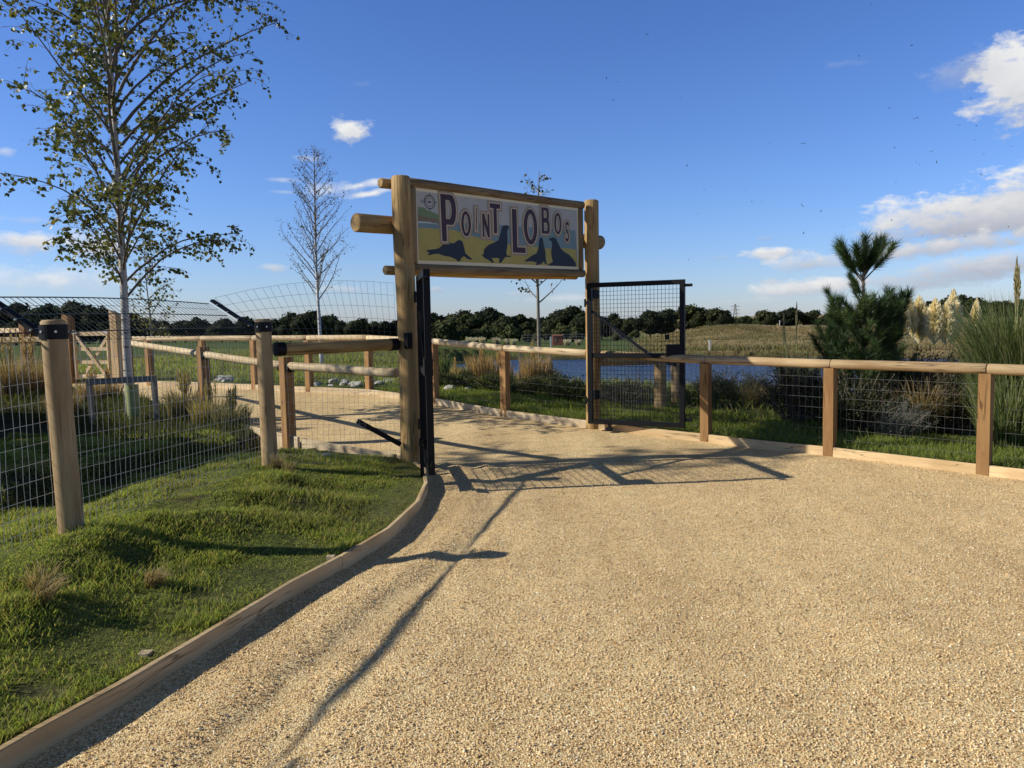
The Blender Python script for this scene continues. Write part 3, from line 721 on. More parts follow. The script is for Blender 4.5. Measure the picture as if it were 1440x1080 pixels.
# ------------------------------------------------------------------ round post mesh fence with overhang
FD = Vector((P2[0] - P0[0], P2[1] - P0[1], 0)).normalized(); FN = Vector((-FD.y, FD.x, 0))     # FN points into the enclosure
ARM_O, ARM_Z = .42, .265
def mesh_fence():
    P = [Vector((P0[0] - FD.x * 2.75, P0[1] - FD.y * 2.75, 0)), Vector((*P0, 0)), Vector((*P1, 0)), Vector((*P2, 0))]
    base = Vector((P1[0], P1[1], tz(*P1)))
    th = thing('mesh_fence', base, 'wire mesh fence on round posts with black collars and angled overhang, beside the lawn', 'fence')
    tops = []
    for k, p in enumerate(P):
        g = tz(p.x, p.y); top = 1.55 if k else 1.53; tops.append(top)
        lean = FD * random.uniform(-.015, .015) + FN * (.035 if k == 2 else .012)
        q = log('post', Vector((p.x, p.y, g - .3)), Vector((p.x, p.y, top)) + lean, .072, M['log_pale'], th, base, r1=.067, n=28, bev=.012, wob=.004, seed=100 + k)
        mb = MB(); c = Vector((p.x, p.y, top)) + lean - base
        mb.tube([c - Vector((0, 0, .115)), c - Vector((0, 0, .028))], .0765, 28)
        mb.build('collar', M['black'], th, smooth=False)
        ab = MB(); s0 = c + FN * .075 + Vector((0, 0, -.09)); s1 = s0 + FN * ARM_O + Vector((0, 0, ARM_Z)); v = (s1 - s0)
        ab.bar(s0, s1, .022, .055, up=FD)
        arm = ab.build('overhang_arm', M['black'], th)
        for t in (.12, .36, .6, .84):
            nb = MB(); cc = s0 + v * t; nb.tube([cc - FD * .04, cc - FD * .012, cc + FD * .012, cc + FD * .04], [.006, .012, .012, .006], 6)
            nb.build('wire_clip', M['bolt'], arm)
        for ang in (-2.0, -.9, .3):
            nb = MB(); dd = Vector((math.cos(ang), math.sin(ang), 0)); nb.tube([c - Vector((0, 0, .07)) + dd * .07, c - Vector((0, 0, .07)) + dd * .08], .008, 6)
            nb.build('bolt', M['bolt'], th)
    # wire: upright panel and overhang panel
    zs = [.02, .11, .20, .29, .39, .49, .60, .72, .84, .96, 1.08, 1.18]
    mb = MB(); ov = MB()
    for k in range(3):
        a, b = P[k], P[k + 1]; d = b - a; L = d.length; d = d / L; ga, gb = tz(a.x, a.y) - .02, tz(b.x, b.y) - .02
        def fa(s, q):
            t = s / L; bow = math.sin(t * PI) * .012 * math.sin(q * 6)
            return a + d * s + FN * (.085 + bow) + Vector((0, 0, (ga * (1 - t) + gb * t) + q * 1.0)) - base
        wire_tubes(mb, mesh_panel(fa, 0, L, .05, zs, .006, 200 + k), .0014)
        def fo(s, q):
            t = s / L; sag = math.sin(t * PI)
            z = (tops[k] * (1 - t) + tops[k + 1] * t) - .14
            return a + d * s + FN * (.10 + q * (ARM_O + .02 - .02 * sag)) + Vector((0, 0, z + .01 + q * (ARM_Z + .01 + .02 * sag))) - base
        wire_tubes(ov, mesh_panel(fo, 0, L, .05, [0, .2, .4, .6, .8, 1.0], .005, 300 + k), .0019)
        ov.tube([fo(L * i / 8, 1.0) for i in range(9)], .0045, 5); ov.tube([fo(L * i / 8, .6) for i in range(9)], .004, 5); ov.tube([fo(L * i / 8, .2) for i in range(9)], .004, 5)
    # from the second post to the sign post: upright, overhang straightens up
    a = P[3]; b = Vector((GL[0] - .02, GL[1], 0)); d = b - a; L = d.length; d = d / L; nn = Vector((-d.y, d.x, 0)); ga, gb = tz(a.x, a.y) - .02, .06
    def fb(s, q):
        t = s / L; return a + d * s + nn * .05 + Vector((0, 0, ga * (1 - t) + gb * t + q)) - base
    wire_tubes(mb, mesh_panel(fb, .05, L - .08, .056, zs, .007, 210), .0013)
    def fc(s, q):
        t = s / L; u = t ** .7; pa = FN * (.10 + q * ARM_O) * (1 - u) + nn * .05 * u
        return a + d * s + pa + Vector((0, 0, 1.39 * (1 - t) + 1.27 * t + q * ((ARM_Z + .08) * (1 - u) + .62 * u) + .06 * math.sin(t * PI) * q)) - base
    wire_tubes(ov, mesh_panel(fc, .02, L - .08, .06, [0, .2, .4, .6, .8, 1.0], .005, 310), .0014)
    mb.build('wire_mesh', M['wire'], th); ov.build('overhang_mesh', M['wire_dull'], th)
    # round top rail to the sign post, with its black sockets
    A = a + d * .1 + Vector((0, 0, 1.275)); B = b - d * .12 + Vector((0, 0, 1.275))
    log('top_rail', A, B, .058, M['log'], th, base, n=18, bev=.004, wob=.002, seed=77)
    for c, s in ((A, 1), (B, -1)):
        mb = MB(); mb.tube([c - base - d * s * .01, c - base + d * s * .075], .0635, 18); mb.build('rail_socket', M['black'], th)
mesh_fence()

# ------------------------------------------------------------------ gateway sign
GLv, GRv = Vector((GL[0], GL[1], .03)), Vector((GR[0], GR[1], .09))
SD = Vector((GRv.x - GLv.x, GRv.y - GLv.y, 0)); SPAN = SD.length; SD /= SPAN; SN = Vector((SD.y, -SD.x, 0))      # SN faces the visitor
def gateway():
    base = GLv.copy()
    th = thing('gateway_sign', base, 'timber gateway with painted sign board between two tall round posts, spanning the path', 'gateway sign')
    log('post', GLv - Vector((0, 0, .4)), GLv + Vector((-.012, 0, 2.93)), .108, M['log'], th, base, r1=.098, n=30, bev=.015, wob=.010, seed=1)
    log('post', GRv - Vector((0, 0, .4)), GRv + Vector((.01, 0, 2.93)), .098, M['log'], th, base, r1=.092, n=30, bev=.015, seed=2)
    zt, zm, zb = 2.90, 2.49, 2.02
    back = -SN * .155
    def beam(z, r, e0, e1, seed, bk=.155, dz=.03):
        a = GLv - SD * e0 - SN * bk; b = GRv + SD * e1 - SN * bk
        log('crossbeam', Vector((a.x, a.y, z)), Vector((b.x, b.y, z + dz)), r, M['log'], th, base, n=22, bev=.01, seed=seed)
    beam(zt + .0, .05, .17, -.14, 3, .155); beam(zm, .092, .46, .42, 4, .19); beam(zb, .048, .15, -.14, 5, .15)
    # frame of half logs on the face
    W = SPAN - .235; x0 = .075
    fr = GLv + SD * x0 - SN * .03
    z0, z1 = 2.008, 2.958     # under side and top of frame
    def pt(x, z, o=0): 
        p = fr + SD * x + SN * o; return Vector((p.x, p.y, z + .03 * x / W))
    log('frame_log', pt(-.02, z1 - .045), pt(W + .02, z1 - .045), .05, M['signframe'], th, base, n=16, bev=.006, wob=.003, seed=6)
    log('frame_log', pt(-.02, z0 + .04), pt(W + .02, z0 + .04), .05, M['signframe'], th, base, n=16, bev=.006, wob=.003, seed=7)
    log('frame_log', pt(.045, z0 + .092), pt(.045, z1 - .097), .05, M['signframe'], th, base, n=16, bev=.006, wob=.002, seed=8)
    log('frame_log', pt(W - .045, z0 + .092), pt(W - .045, z1 - .097), .05, M['signframe'], th, base, n=16, bev=.006, wob=.002, seed=9)
    # the board: local x along the board, y up, z out of the face
    bw, bh = W - .15, z1 - z0 - .165
    X = Vector((SD.x * W, SD.y * W, .03)).normalized(); Zn = X.cross(Vector((0, 0, 1))).normalized(); Yv = Zn.cross(X)
    Mx = Matrix((X, Yv, Zn)).transposed(); q = Mx.to_quaternion()
    org = pt(.075, z0 + .083, .016)
    mb = MB(); mb.box((bw / 2, bh / 2, -.012), (bw, bh, .024))
    board = mb.build('sign_board', plain('cream_sign_border', (.80, .66, .40), rough=.5, var=.08, scale=6), th, org - base, q)
    # homography from the drawing traced on the board
    src = [(108, 112), (1288, 268), (1298, 705), (125, 648)]; dst = [(0, bh), (bw, bh), (bw, 0), (0, 0)]
    A = []; B = []
    for (u, v), (x, y) in zip(src, dst):
        A += [[u, v, 1, 0, 0, 0, -u * x, -v * x], [0, 0, 0, u, v, 1, -u * y, -v * y]]; B += [x, y]
    h = np.append(np.linalg.solve(np.array(A, float), np.array(B, float)), 1).reshape(3, 3)
    def hm(u, v):
        p = h @ np.array([u, v, 1.0]); return (p[0] / p[2], p[1] / p[2])
    def sheet(name, polys, z, mat, parent=board, t=0.0):
        """flat painted shape, polys = outer + holes in board coordinates"""
        tris = tessellate_polygon([[Vector((x, y, 0)) for x, y in p] for p in polys]); flat = [pp for p in polys for pp in p]
        mb = MB(); vs = [(x, y, z) for x, y in flat]; fs = []
        for t_ in tris:
            a, b, c = (Vector((*flat[i], 0)) for i in t_)
            fs.append(tuple(t_) if (b - a).cross(c - a).z > 0 else tuple(reversed(t_)))
        mb.add(vs, fs)
        return mb.build(name, mat, parent)
    def paint(n, c, var=.12, sc=9): return plain(n, c, rough=.5, var=var, scale=sc, spec=.3)
    i0x, i0y, i1x, i1y = .035, .04, bw - .03, bh - .04
    sheet('painted_sky', [[(i0x, i0y), (i1x, i0y), (i1x, i1y), (i0x, i1y)]], .0006, paint('sign_sky_paint', (.47, .43, .37)))
    def clipx(p): return [(min(max(x, i0x), i1x), min(max(y, i0y), i1y)) for x, y in p]
    T = lambda pts: clipx([hm(u, v) for u, v in pts])
    sea = [(i0x, i0y), (i1x, i0y)] + T([(1268, 428), (1100, 412), (860, 395), (600, 372), (420, 365), (139, 362)])
    sheet('painted_sea', [sea], .0012, paint('sign_sea_paint', (.19, .27, .27)))
    sand = [(i0x, i0y), (i1x, i0y)] + T([(1272, 560), (1180, 548), (1080, 552), (960, 535), (860, 528), (760, 515), (700, 498), (620, 482), (530, 458), (450, 432), (380, 413), (280, 405), (142, 395)])
    sheet('painted_sand', [sand], .0018, paint('sign_sand_paint', (.46, .36, .085)))
    sheet('painted_hill', [T([(138, 252), (180, 256), (205, 278), (250, 292), (289, 310), (289, 345), (240, 330), (190, 318), (138, 305)])], .0024, paint('sign_hill_green', (.19, .25, .11)))
    sheet('painted_cliff', [T([(138, 306), (190, 319), (240, 331), (289, 346), (288, 372), (265, 360), (250, 372), (225, 356), (138, 350)])], .0025, paint('sign_cliff_brown', (.24, .17, .09)))
    sheet('painted_surf', [T([(140, 352), (200, 357), (260, 368), (285, 374), (262, 373), (200, 365), (141, 364)])], .0030, paint('sign_surf_white', (.55, .58, .58)))
    # compass
    ink = paint('sign_ink', (.05, .045, .05)); cx, cy = hm(222, 220)
    def ring(r0, r1, n=36): return [[(cx + r1 * math.cos(2 * PI * k / n), cy + r1 * math.sin(2 * PI * k / n)) for k in range(n)], [(cx + r0 * math.cos(2 * PI * k / n), cy + r0 * math.sin(2 * PI * k / n)) for k in range(n)]]
    mb = MB()
    def rr(r0, r1, z, n=32):
        for k in range(n):
            a, b = 2 * PI * k / n, 2 * PI * (k + 1) / n
            mb.quad([(cx + r0 * math.cos(a), cy + r0 * math.sin(a), z), (cx + r1 * math.cos(a), cy + r1 * math.sin(a), z), (cx + r1 * math.cos(b), cy + r1 * math.sin(b), z), (cx + r0 * math.cos(b), cy + r0 * math.sin(b), z)])
    rr(.064, .073, .0024); rr(.043, .048, .0024)
    for k in range(16):
        a = 2 * PI * k / 16; r0, r1, w = (.06, .098, .006) if k % 4 == 0 else (.062, .078, .003)
        c, s = math.cos(a), math.sin(a)
        mb.quad([(cx + c * r0 - s * w, cy + s * r0 + c * w, .0028), (cx + c * r0 + s * w, cy + s * r0 - c * w, .0028), (cx + c * r1 + s * w * .3, cy + s * r1 - c * w * .3, .0028), (cx + c * r1 - s * w * .3, cy + s * r1 + c * w * .3, .0028)])
    mb.quad([(cx - .03, cy, .0026), (cx - .006, cy - .012, .0026), (cx + .03, cy, .0026), (cx - .006, cy + .012, .0026)])
    mb.build('painted_compass', ink, board)
    wx, wy = hm(168, 213); mb = MB(); s = .026
    Wp = [(-1, 1), (-.5, -1), (0, .5), (.5, -1), (1, 1)]
    for a, b in zip(Wp, Wp[1:]):
        mb.bar((wx + a[0] * s, wy + a[1] * s, .0024 + .0001 * Wp.index(a)), (wx + b[0] * s, wy + b[1] * s, .0024 + .0001 * Wp.index(a)), .007, .0006)
    mb.build('painted_letter', paint('sign_grey_ink', (.30, .29, .29)), board)['label'] = 'faint grey W beside the painted compass'
    for (u, v) in [(1172, 294), (1190, 300), (1205, 322), (1216, 312)]:
        x, y = hm(u, v); mb = MB()
        for sg in (-1, 1): mb.quad([(x, y - .005, .0024), (x + sg * .022, y + .010, .0024), (x + sg * .034, y + .002, .0024), (x + sg * .02, y + .004, .0024)][::sg])
        mb.build('painted_gull', paint('sign_gull_white', (.62, .62, .60)), board)
    seal = paint('sign_seal_navy', (.022, .024, .034), .2)
    seals = [[(195, 560), (205, 550), (240, 548), (285, 540), (310, 518), (350, 505), (395, 506), (415, 490), (435, 483), (455, 495), (465, 530), (475, 575), (500, 598), (524, 618), (510, 624), (480, 612), (468, 598), (447, 608), (437, 632), (420, 632), (405, 618), (370, 602), (320, 592), (280, 578), (250, 580), (215, 588), (205, 580), (222, 570)],
             [(592, 592), (605, 585), (610, 550), (638, 522), (680, 505), (712, 490), (728, 440), (738, 400), (750, 387), (775, 385), (787, 395), (786, 408), (775, 425), (777, 480), (775, 540), (768, 580), (776, 597), (808, 600), (795, 607), (762, 607), (744, 628), (732, 648), (715, 645), (720, 618), (700, 612), (662, 613), (674, 632), (684, 646), (665, 644), (640, 626), (612, 612)],
             [(895, 635), (925, 620), (955, 598), (985, 585), (1000, 550), (1005, 500), (1010, 480), (1022, 473), (1032, 485), (1040, 530), (1052, 580), (1052, 620), (1058, 650), (1062, 660), (1050, 662), (1038, 640), (1025, 656), (995, 668), (980, 663), (988, 650), (960, 641), (930, 638), (905, 650), (916, 638)],
             [(1060, 670), (1085, 655), (1105, 645), (1095, 610), (1092, 570), (1100, 530), (1095, 502), (1075, 490), (1085, 478), (1105, 473), (1125, 480), (1140, 510), (1160, 550), (1185, 575), (1220, 595), (1250, 625), (1270, 655), (1273, 682), (1200, 680), (1130, 674), (1085, 676)]]
    for s_, lab in zip(seals, ['sea lion silhouette lying down, leftmost on the board', 'sea lion silhouette sitting with its head raised under the T', 'small sea lion silhouette facing left, beside the big right-hand one', 'large sea lion silhouette in the lower right corner']):
        sheet('sea_lion_silhouette', [T(s_)], .0032, seal)['label'] = lab
    # letters: dark core, thin cream line, broad brown surround
    dk, cr, bn = paint('sign_letter_dark', (.055, .022, .028), .2), paint('sign_letter_cream', (.66, .50, .34)), paint('sign_letter_brown', (.36, .265, .165))
    def ell(cx, cy, a, b, n=40): return [(cx + a * math.cos(2 * PI * k / n), cy + b * math.sin(2 * PI * k / n)) for k in range(n)]
    def arcD(x0, xr, y0, y1, n=14):   # right-bulging D, counter-clockwise from bottom-left
        cy = (y0 + y1) / 2; b = (y1 - y0) / 2; a = min(xr - x0, b * .9); xs = xr - a
        return [(x0, y0), (xs, y0)] + [(xs + a * math.cos(t), cy + b * math.sin(t)) for t in np.linspace(-PI / 2, PI / 2, n)[1:-1]] + [(xs, y1), (x0, y1)]
    def glyph(ch):
        w = .30
        if ch == 'I': return [[(0, 0), (1, 0), (1, 1), (0, 1)]]
        if ch == 'L': return [[(0, 0), (1, 0), (1, .13), (.36, .13), (.36, 1), (0, 1)]]
        if ch == 'T': return [[(.34, 0), (.66, 0), (.66, .84), (1, .84), (1, 1), (0, 1), (0, .84), (.34, .84)]]
        if ch == 'N': return [[(0, 0), (.26, 0), (.26, .55), (.72, 0), (1, 0), (1, 1), (.74, 1), (.74, .45), (.28, 1), (0, 1)]]
        if ch == 'O': return [ell(.5, .5, .5, .5), ell(.5, .5, .24, .36)]
        if ch == 'P':
            bowl = arcD(.30, 1.0, .36, 1.0)
            return [[(.04, 0), (.34, 0), (.34, .36)] + bowl[1:-1] + [(0, 1.0)], arcD(.33, .70, .48, .88)]
        if ch == 'B':
            lo = arcD(.3, 1.0, 0, .54); hi = arcD(.3, .92, .50, 1.0)
            return [[(0, 0)] + lo[1:-3] + [(.84, .52)] + hi[4:-1] + [(0, 1)], arcD(.3, .70, .12, .42), arcD(.3, .64, .60, .88)]
        if ch == 'S':
            cl = [(.96, .80), (.80, .90), (.5, .925), (.26, .86), (.19, .72), (.30, .60), (.52, .51), (.74, .42), (.83, .28), (.74, .13), (.5, .075), (.22, .10), (.04, .20)]
            L_, R_ = [], []
            for i, p in enumerate(cl):
                a, b = cl[max(i - 1, 0)], cl[min(i + 1, len(cl) - 1)]; d = Vector((b[0] - a[0], (b[1] - a[1]) * 1.0)).normalized(); wx, wy = .15, .085
                L_.append((p[0] - d.y * wx, p[1] + d.x * wy)); R_.append((p[0] + d.y * wx, p[1] - d.x * wy))
            return [L_ + R_[::-1]]
    def area(p): return sum(p[i - 1][0] * p[i][1] - p[i][0] * p[i - 1][1] for i in range(len(p))) / 2
    def grow(p, d):
        n = len(p); out = []
        for i in range(n):
            a, b, c = Vector(p[i - 1]), Vector(p[i]), Vector(p[(i + 1) % n]); e1 = (b - a).normalized(); e2 = (c - b).normalized()
            n1 = Vector((e1.y, -e1.x)); n2 = Vector((e2.y, -e2.x)); m = n1 + n2
            m = m / max(.35, 1 + n1.dot(n2)); out.append((b.x + m.x * d, b.y + m.y * d))
        return out
    letters = [('P', 285, 150, 425, 515), ('O', 430, 265, 528, 480), ('I', 535, 243, 570, 440), ('N', 582, 285, 662, 488), ('T', 637, 217, 738, 460),
               ('L', 797, 260, 915, 597), ('O', 880, 258, 1003, 540), ('B', 1008, 248, 1092, 466), ('O', 1099, 286, 1176, 472), ('S', 1180, 348, 1232, 523)]
    for k, (ch, u0, v0, u1, v1) in enumerate(letters):
        um, vm = (u0 + u1) / 2, (v0 + v1) / 2
        xa, xb = hm(u0, vm)[0], hm(u1, vm)[0]; ya, yb = hm(um, v1)[1], hm(um, v0)[1]
        g = .030; xa += g; xb -= g; ya += g; yb -= g
        polys = []
        for j, p in enumerate(glyph(ch)):
            pp = [(xa + x * (xb - xa), ya + y * (yb - ya)) for x, y in p]
            if (area(pp) > 0) != (j == 0): pp = pp[::-1]
            polys.append(pp)
        zz = .0036 + .0012 * (k % 3)
        def lay(d, dh):
            out = [grow(polys[0], d)]
            for hle in polys[1:]:
                q_ = grow(hle, dh)
                if abs(area(q_)) > 1e-4 and (area(q_) < 0): out.append(q_)
            return out
        me_parts = sheet('letter', lay(.0, .0), zz + .0008, dk); me_parts['label'] = f'dark {ch} of the painted lettering' if ch not in 'O' else 'dark O of the painted lettering'
        sheet('letter_outline', lay(.011, .009), zz + .0004, cr); sheet('letter_surround', lay(.030, .02), zz, bn)
    # steel arm and gate hardware on the left post
    mb = MB(); p = GLv - base
    mb.bar(p + SD * -.13 + Vector((0, 0, .22)), p - SD * .48 + FN * .15 + Vector((0, 0, .50)), .012, .05, up=(0, 0, 1))
    mb.build('steel_arm', M['black'], th)
    for z in (.42, 1.72):
        mb = MB(); c = p + SD * .07 + SN * .06 + Vector((0, 0, z)); mb.box(c, (.09, .09, .11), Matrix.Rotation(math.atan2(SD.y, SD.x), 3, 'Z')); mb.tube([c, c + SD * .11 + Vector((0, 0, .02))], .014, 8)
        mb.build('hinge_bracket', M['black'], th)
    mb = MB(); c = p - SD * .06 + SN * .085 + Vector((0, 0, 1.28)); mb.box(c, (.06, .06, .16), Matrix.Rotation(math.atan2(SD.y, SD.x), 3, 'Z')); mb.build('rail_bracket', M['black'], th)
    pr = GRv - base
    for z in (.42, 1.72):
        mb = MB(); c = pr - SD * .05 + SN * .07 + Vector((0, 0, z)); mb.box(c, (.10, .09, .11), Matrix.Rotation(math.atan2(SD.y, SD.x), 3, 'Z')); mb.build('hinge_bracket', M['black'], th)
gateway()

# ------------------------------------------------------------------ gate leaves
def gate_leaf(label, hinge, end, z0, h, latch_side, brace=True):
    hv, ev = Vector((*hinge, z0)), Vector((*end, z0)); d = (ev - hv); W = d.length; d /= W; n = Vector((-d.y, d.x, 0))
    th = thing('gate_leaf', hv, label, 'gate', 'black mesh gate leaves', rz=math.atan2(d.y, d.x))
    mb = MB(); t = .058
    mb.box((t / 2, 0, h / 2), (t, t, h)); mb.box((W - t / 2, 0, h / 2), (t, t, h)); mb.box((W / 2, 0, t / 2), (W - 2 * t, t * .9, t)); mb.box((W / 2, 0, h - t / 2), (W - 2 * t, t * .9, t))
    mb.build('frame', M['black'], th)
    mb = MB(); mb.box((W / 2, 0, h * .5 - .02), (W - 2 * t, .036, .06)); mb.build('middle_rail', M['black'], th)
    mb = MB(); mb.bar((t, .0, h * .80), (W * .62, .0, h * .51), .03, .03); mb.build('brace', M['black'], th)
    mb = MB(); nx = int((W - 2 * t) / .046); nz = int((h - 2 * t) / .052)
    for i in range(1, nx): x = t + (W - 2 * t) * i / nx; mb.tube([(x, .024, t), (x, .024, h - t)], .0028, 4, False)
    for i in range(1, nz): z = t + (h - 2 * t) * i / nz; mb.tube([(t, .0275, z), (W - t, .0275, z)], .0028, 4, False)
    mb.build('mesh_infill', M['black'], th)
    mb = MB(); mb.box((W - .12, 0, h * .5 + .045), (.20, .075, .15)); lb = mb.build('latch_box', M['black'], th)
    mb = MB(); mb.tube([(W - .09, 0, h * .5 + .1), (W - .02, -.0, h * .5 + .13)], .012, 8); mb.build('handle', M['black'], lb)
    mb = MB(); mb.tube([(W, 0, h - .07), (W + .09, 0, h - .07)], .018, 8); mb.box((W + .045, 0, .10), (.09, .02, .045)); mb.build('stop_plate', M['black'], th)
    for z in (.30, h - .25):
        mb = MB(); mb.box((-.012, 0, z), (.05, .03, .05)); mb.tube([(-.035, 0, z - .05), (-.035, 0, z + .05)], .014, 10); mb.build('hinge', M['black'], th)
    mb = MB(); mb.tube([(.28, 0, -.085), (.28, 0, .03)], .02, 8); mb.box((.28, 0, -.06), (.07, .05, .04)); mb.build('foot_stop', M['black'], th)
    return th, d, n, W
gate_leaf('black mesh gate leaf seen nearly edge-on beside the left sign post', (-.915, 7.75), (-.715, 6.63), .16, 1.79, 1)
thR, dR, nR, WR = gate_leaf('open black mesh gate leaf in front of the fence, right of the right post', (.985, 9.86), (2.10, 9.30), .15, 1.80, 1)
def padlock(x, y, z):
    mb = MB(); mb.box((0, 0, 0), (.05, .024, .06)); mb.tube([(-.015, 0, .03), (-.015, 0, .06), (0, 0, .072), (.015, 0, .06), (.015, 0, .03)], .005, 6)
    o = mb.build('padlock', M['black'], None, (x, y, z)); tag(o, 'black padlock hooked on the mesh of the right gate leaf', 'padlock')
_p = Vector((.985, 9.86, 0)) + dR * (WR - .21) - nR * .03
padlock(_p.x, _p.y, 1.26)
mb = MB(); mb.box((0, 0, .14), (.035, .012, .52)); mb.box((.0, -.03, .36), (.03, .07, .05)); mb.tube([(0, 0, .36), (.10, .02, .36)], .012, 8)
o = mb.build('steel_stake', M['black'], None, (-.845, 7.02, .03)); tag(o, 'black flat steel stake at the edging in front of the left gate leaf', 'stake')

# ------------------------------------------------------------------ low round post fence behind the right gate leaf
def low_fence():
    base = Vector((2.1, 10.85, tz(2.1, 10.85)))
    th = thing('low_rail_fence', base, 'low round post fence with a sagging mesh wing behind the right gate leaf', 'fence')
    ps = [(2.1, 10.85), (2.50, 11.6)]
    for k, p in enumerate(ps):
        g = tz(*p); log('post', (p[0], p[1], g - .2), (p[0], p[1], .93), .088, M['log_pale'], th, base, n=22, seed=400 + k)
        mb = MB(); mb.tube([Vector((p[0], p[1], .12)) - base, Vector((p[0], p[1], .19)) - base], .093, 20); mb.build('collar', M['black'], th)
    a, b = Vector((1.14, 10.12, .93)), Vector((2.02, 10.79, .90)); log('rail', a, b, .055, M['log'], th, base, n=16, seed=410)
    a2, b2 = Vector((2.1, 10.95, .86)), Vector((2.46, 11.52, .84)); mb = MB(); mb.bar(a2 - base, b2 - base + Vector((0, 0, -.05)), .02, .05); mb.build('steel_arm', M['black'], th)
    d = (b - a); L = d.length
    def f(s, q):
        t = s / L; top = 1.56 * (1 - t) + .98 * t - .10 * math.sin(t * PI)
        p = a + d * t; return Vector((p.x, p.y - .07, .08 + (top - .08) * q)) - base
    mb = MB(); wire_tubes(mb, mesh_panel(f, .0, L, .05, [0, .14, .28, .42, .56, .7, .84, 1.0], .004, 420), .0015); mb.tube([f(L * i / 10, 1.0) for i in range(11)], .006, 6)
    mb.build('wire_mesh', M['wire'], th)
low_fence()

# ------------------------------------------------------------------ field gate, gate posts and fence at the far left
def field_gate():
    a, b = Vector((-9.66, 17.05, .33)), Vector((-8.72, 16.74, .33)); d = (b - a); W = d.length; d /= W
    th = thing('field_gate', a, 'pale wooden four-bar field gate with crossed braces at the far left', 'gate', rz=math.atan2(d.y, d.x))
    def bb(nm, p0, p1, w, h, s): timber(nm, p0, p1, w, h, M['rail'], th, (0, 0, 0), up=(0, 0, 1) if abs(p1[2] - p0[2]) < .5 else (1, 0, 0), seed=s)
    for k, (z, hh) in enumerate([(.10, .085), (.41, .075), (.70, .075), (1.04, .10)]): bb('bar', (0, 0, z), (W, 0, z), .03, hh, 500 + k)
    bb('stile', (.03, -.036, .03), (.03, -.036, 1.12), .07, .03, 510); bb('stile', (W - .03, -.036, .03), (W - .03, -.036, 1.12), .07, .03, 511)
    timber('brace', (.06, -.037, 1.0), (W - .1, -.037, .08), .03, .07, M['rail'], th, seed=512); timber('brace', (W - .09, .034, .98), (.16, .034, .10), .03, .07, M['rail'], th, seed=513)
    mb = MB(); mb.box((.05, -.065, 1.05), (.14, .014, .03)); mb.box((W - .06, -.065, 1.06), (.16, .014, .03)); mb.build('hinge_strap', M['bolt'], th)
field_gate()
for k, (x, y, h, w, lab) in enumerate([(-8.56, 16.72, 1.46, .19, 'thick square gate post with a pointed top, right of the field gate'), (-9.80, 17.08, 1.42, .18, 'thick shaded gate post between the field gate and the nearest round post'), (-10.95, 17.35, 1.38, .16, 'pointed square post at the far left edge of the photo')]):
    g = tz(x, y); o = timber('gate_post', (x, y, g - .2), (x, y, g + h - .06), w, w, M['square'] if k else M['rail_dark'], None, up=(.35, .93, 0), point=.09, seed=520 + k)
    tag(o, lab, 'gate post', 'pointed timber posts at the far left')
def left_fence():
    base = Vector((-10.95, 17.35, .3))
    th = thing('rail_fence', base, 'fence of pale rails on brown posts at the left edge, beyond the dry grass', 'fence')
    for k, (x, y) in enumerate([(-11.9, 17.7), (-12.9, 17.9), (-14.2, 18.3)]): timber('post', (x, y, .1), (x, y, 1.22), .13, .13, M['square'], th, base, up=(.3, -.95, 0), seed=530 + k)
    for k, (a, b, z) in enumerate([((-10.0, 17.08), (-10.85, 17.22), 1.24), ((-11.05, 17.3), (-14.2, 18.2), 1.26), ((-11.05, 17.5), (-14.3, 19.9), 1.46)]):
        timber('rail', (a[0], a[1], z), (b[0], b[1], z + .03), .06, .11, M['rail'], th, base, seed=540 + k)
left_fence()
# two slim grey posts by the near bank of the pond
for k, (u, y, h, lab) in enumerate([(733, 15.5, 1.0, 'slim grey post by the pond, left of the two seen through the gateway'), (773, 15.8, .95, 'slim grey post by the pond, right of the two seen through the gateway')]):
    x = (u - 720) / F * y; g = tz(x, y); o = timber('slim_post', (x, y, g - .1), (x, y, .86 + .03 * k), .07, .07, M['greywood'], None, seed=550 + k); tag(o, lab, 'post', 'slim posts by the pond')

# ------------------------------------------------------------------ vegetation helpers
def blades(name, pts, hgt, wid, lean, cols_base, cols_tip, mat, parent=None, loc=(0, 0, 0), bend=None):
    """curved three-triangle blades; pts (n,3), lean (n,2) horizontal tip displacement"""
    n = len(pts); pts = np.asarray(pts, float); th = RNG.uniform(0, PI, n)
    wx, wy = np.cos(th) * wid / 2, np.sin(th) * wid / 2
    V = np.zeros((n, 7, 3)); t1, t2 = .4, .75
    def at(t, w, sgn):
        k = t ** 1.8
        return np.stack([pts[:, 0] + lean[:, 0] * k + sgn * wx * w, pts[:, 1] + lean[:, 1] * k + sgn * wy * w, pts[:, 2] + hgt * (t if bend is None else t - bend * t ** 3)], 1)
    V[:, 0] = at(0, .8, -1); V[:, 1] = at(0, .8, 1); V[:, 2] = at(t1, 1, -1); V[:, 3] = at(t1, 1, 1); V[:, 4] = at(t2, .7, -1); V[:, 5] = at(t2, .7, 1); V[:, 6] = at(1, 0, 1)
    b = (np.arange(n) * 7)[:, None, None]
    q = (b + np.array([(0, 1, 3, 2), (2, 3, 5, 4)])[None]).reshape(-1, 4); t = (b + np.array([(4, 5, 6)])[None]).reshape(-1, 3)
    cb, ct = np.asarray(cols_base), np.asarray(cols_tip)
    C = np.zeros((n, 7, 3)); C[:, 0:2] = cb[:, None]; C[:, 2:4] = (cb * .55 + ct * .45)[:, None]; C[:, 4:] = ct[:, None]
    return link(name, mesh_np(name, V.reshape(-1, 3), [q, t], C.reshape(-1, 3)), mat, parent, loc)

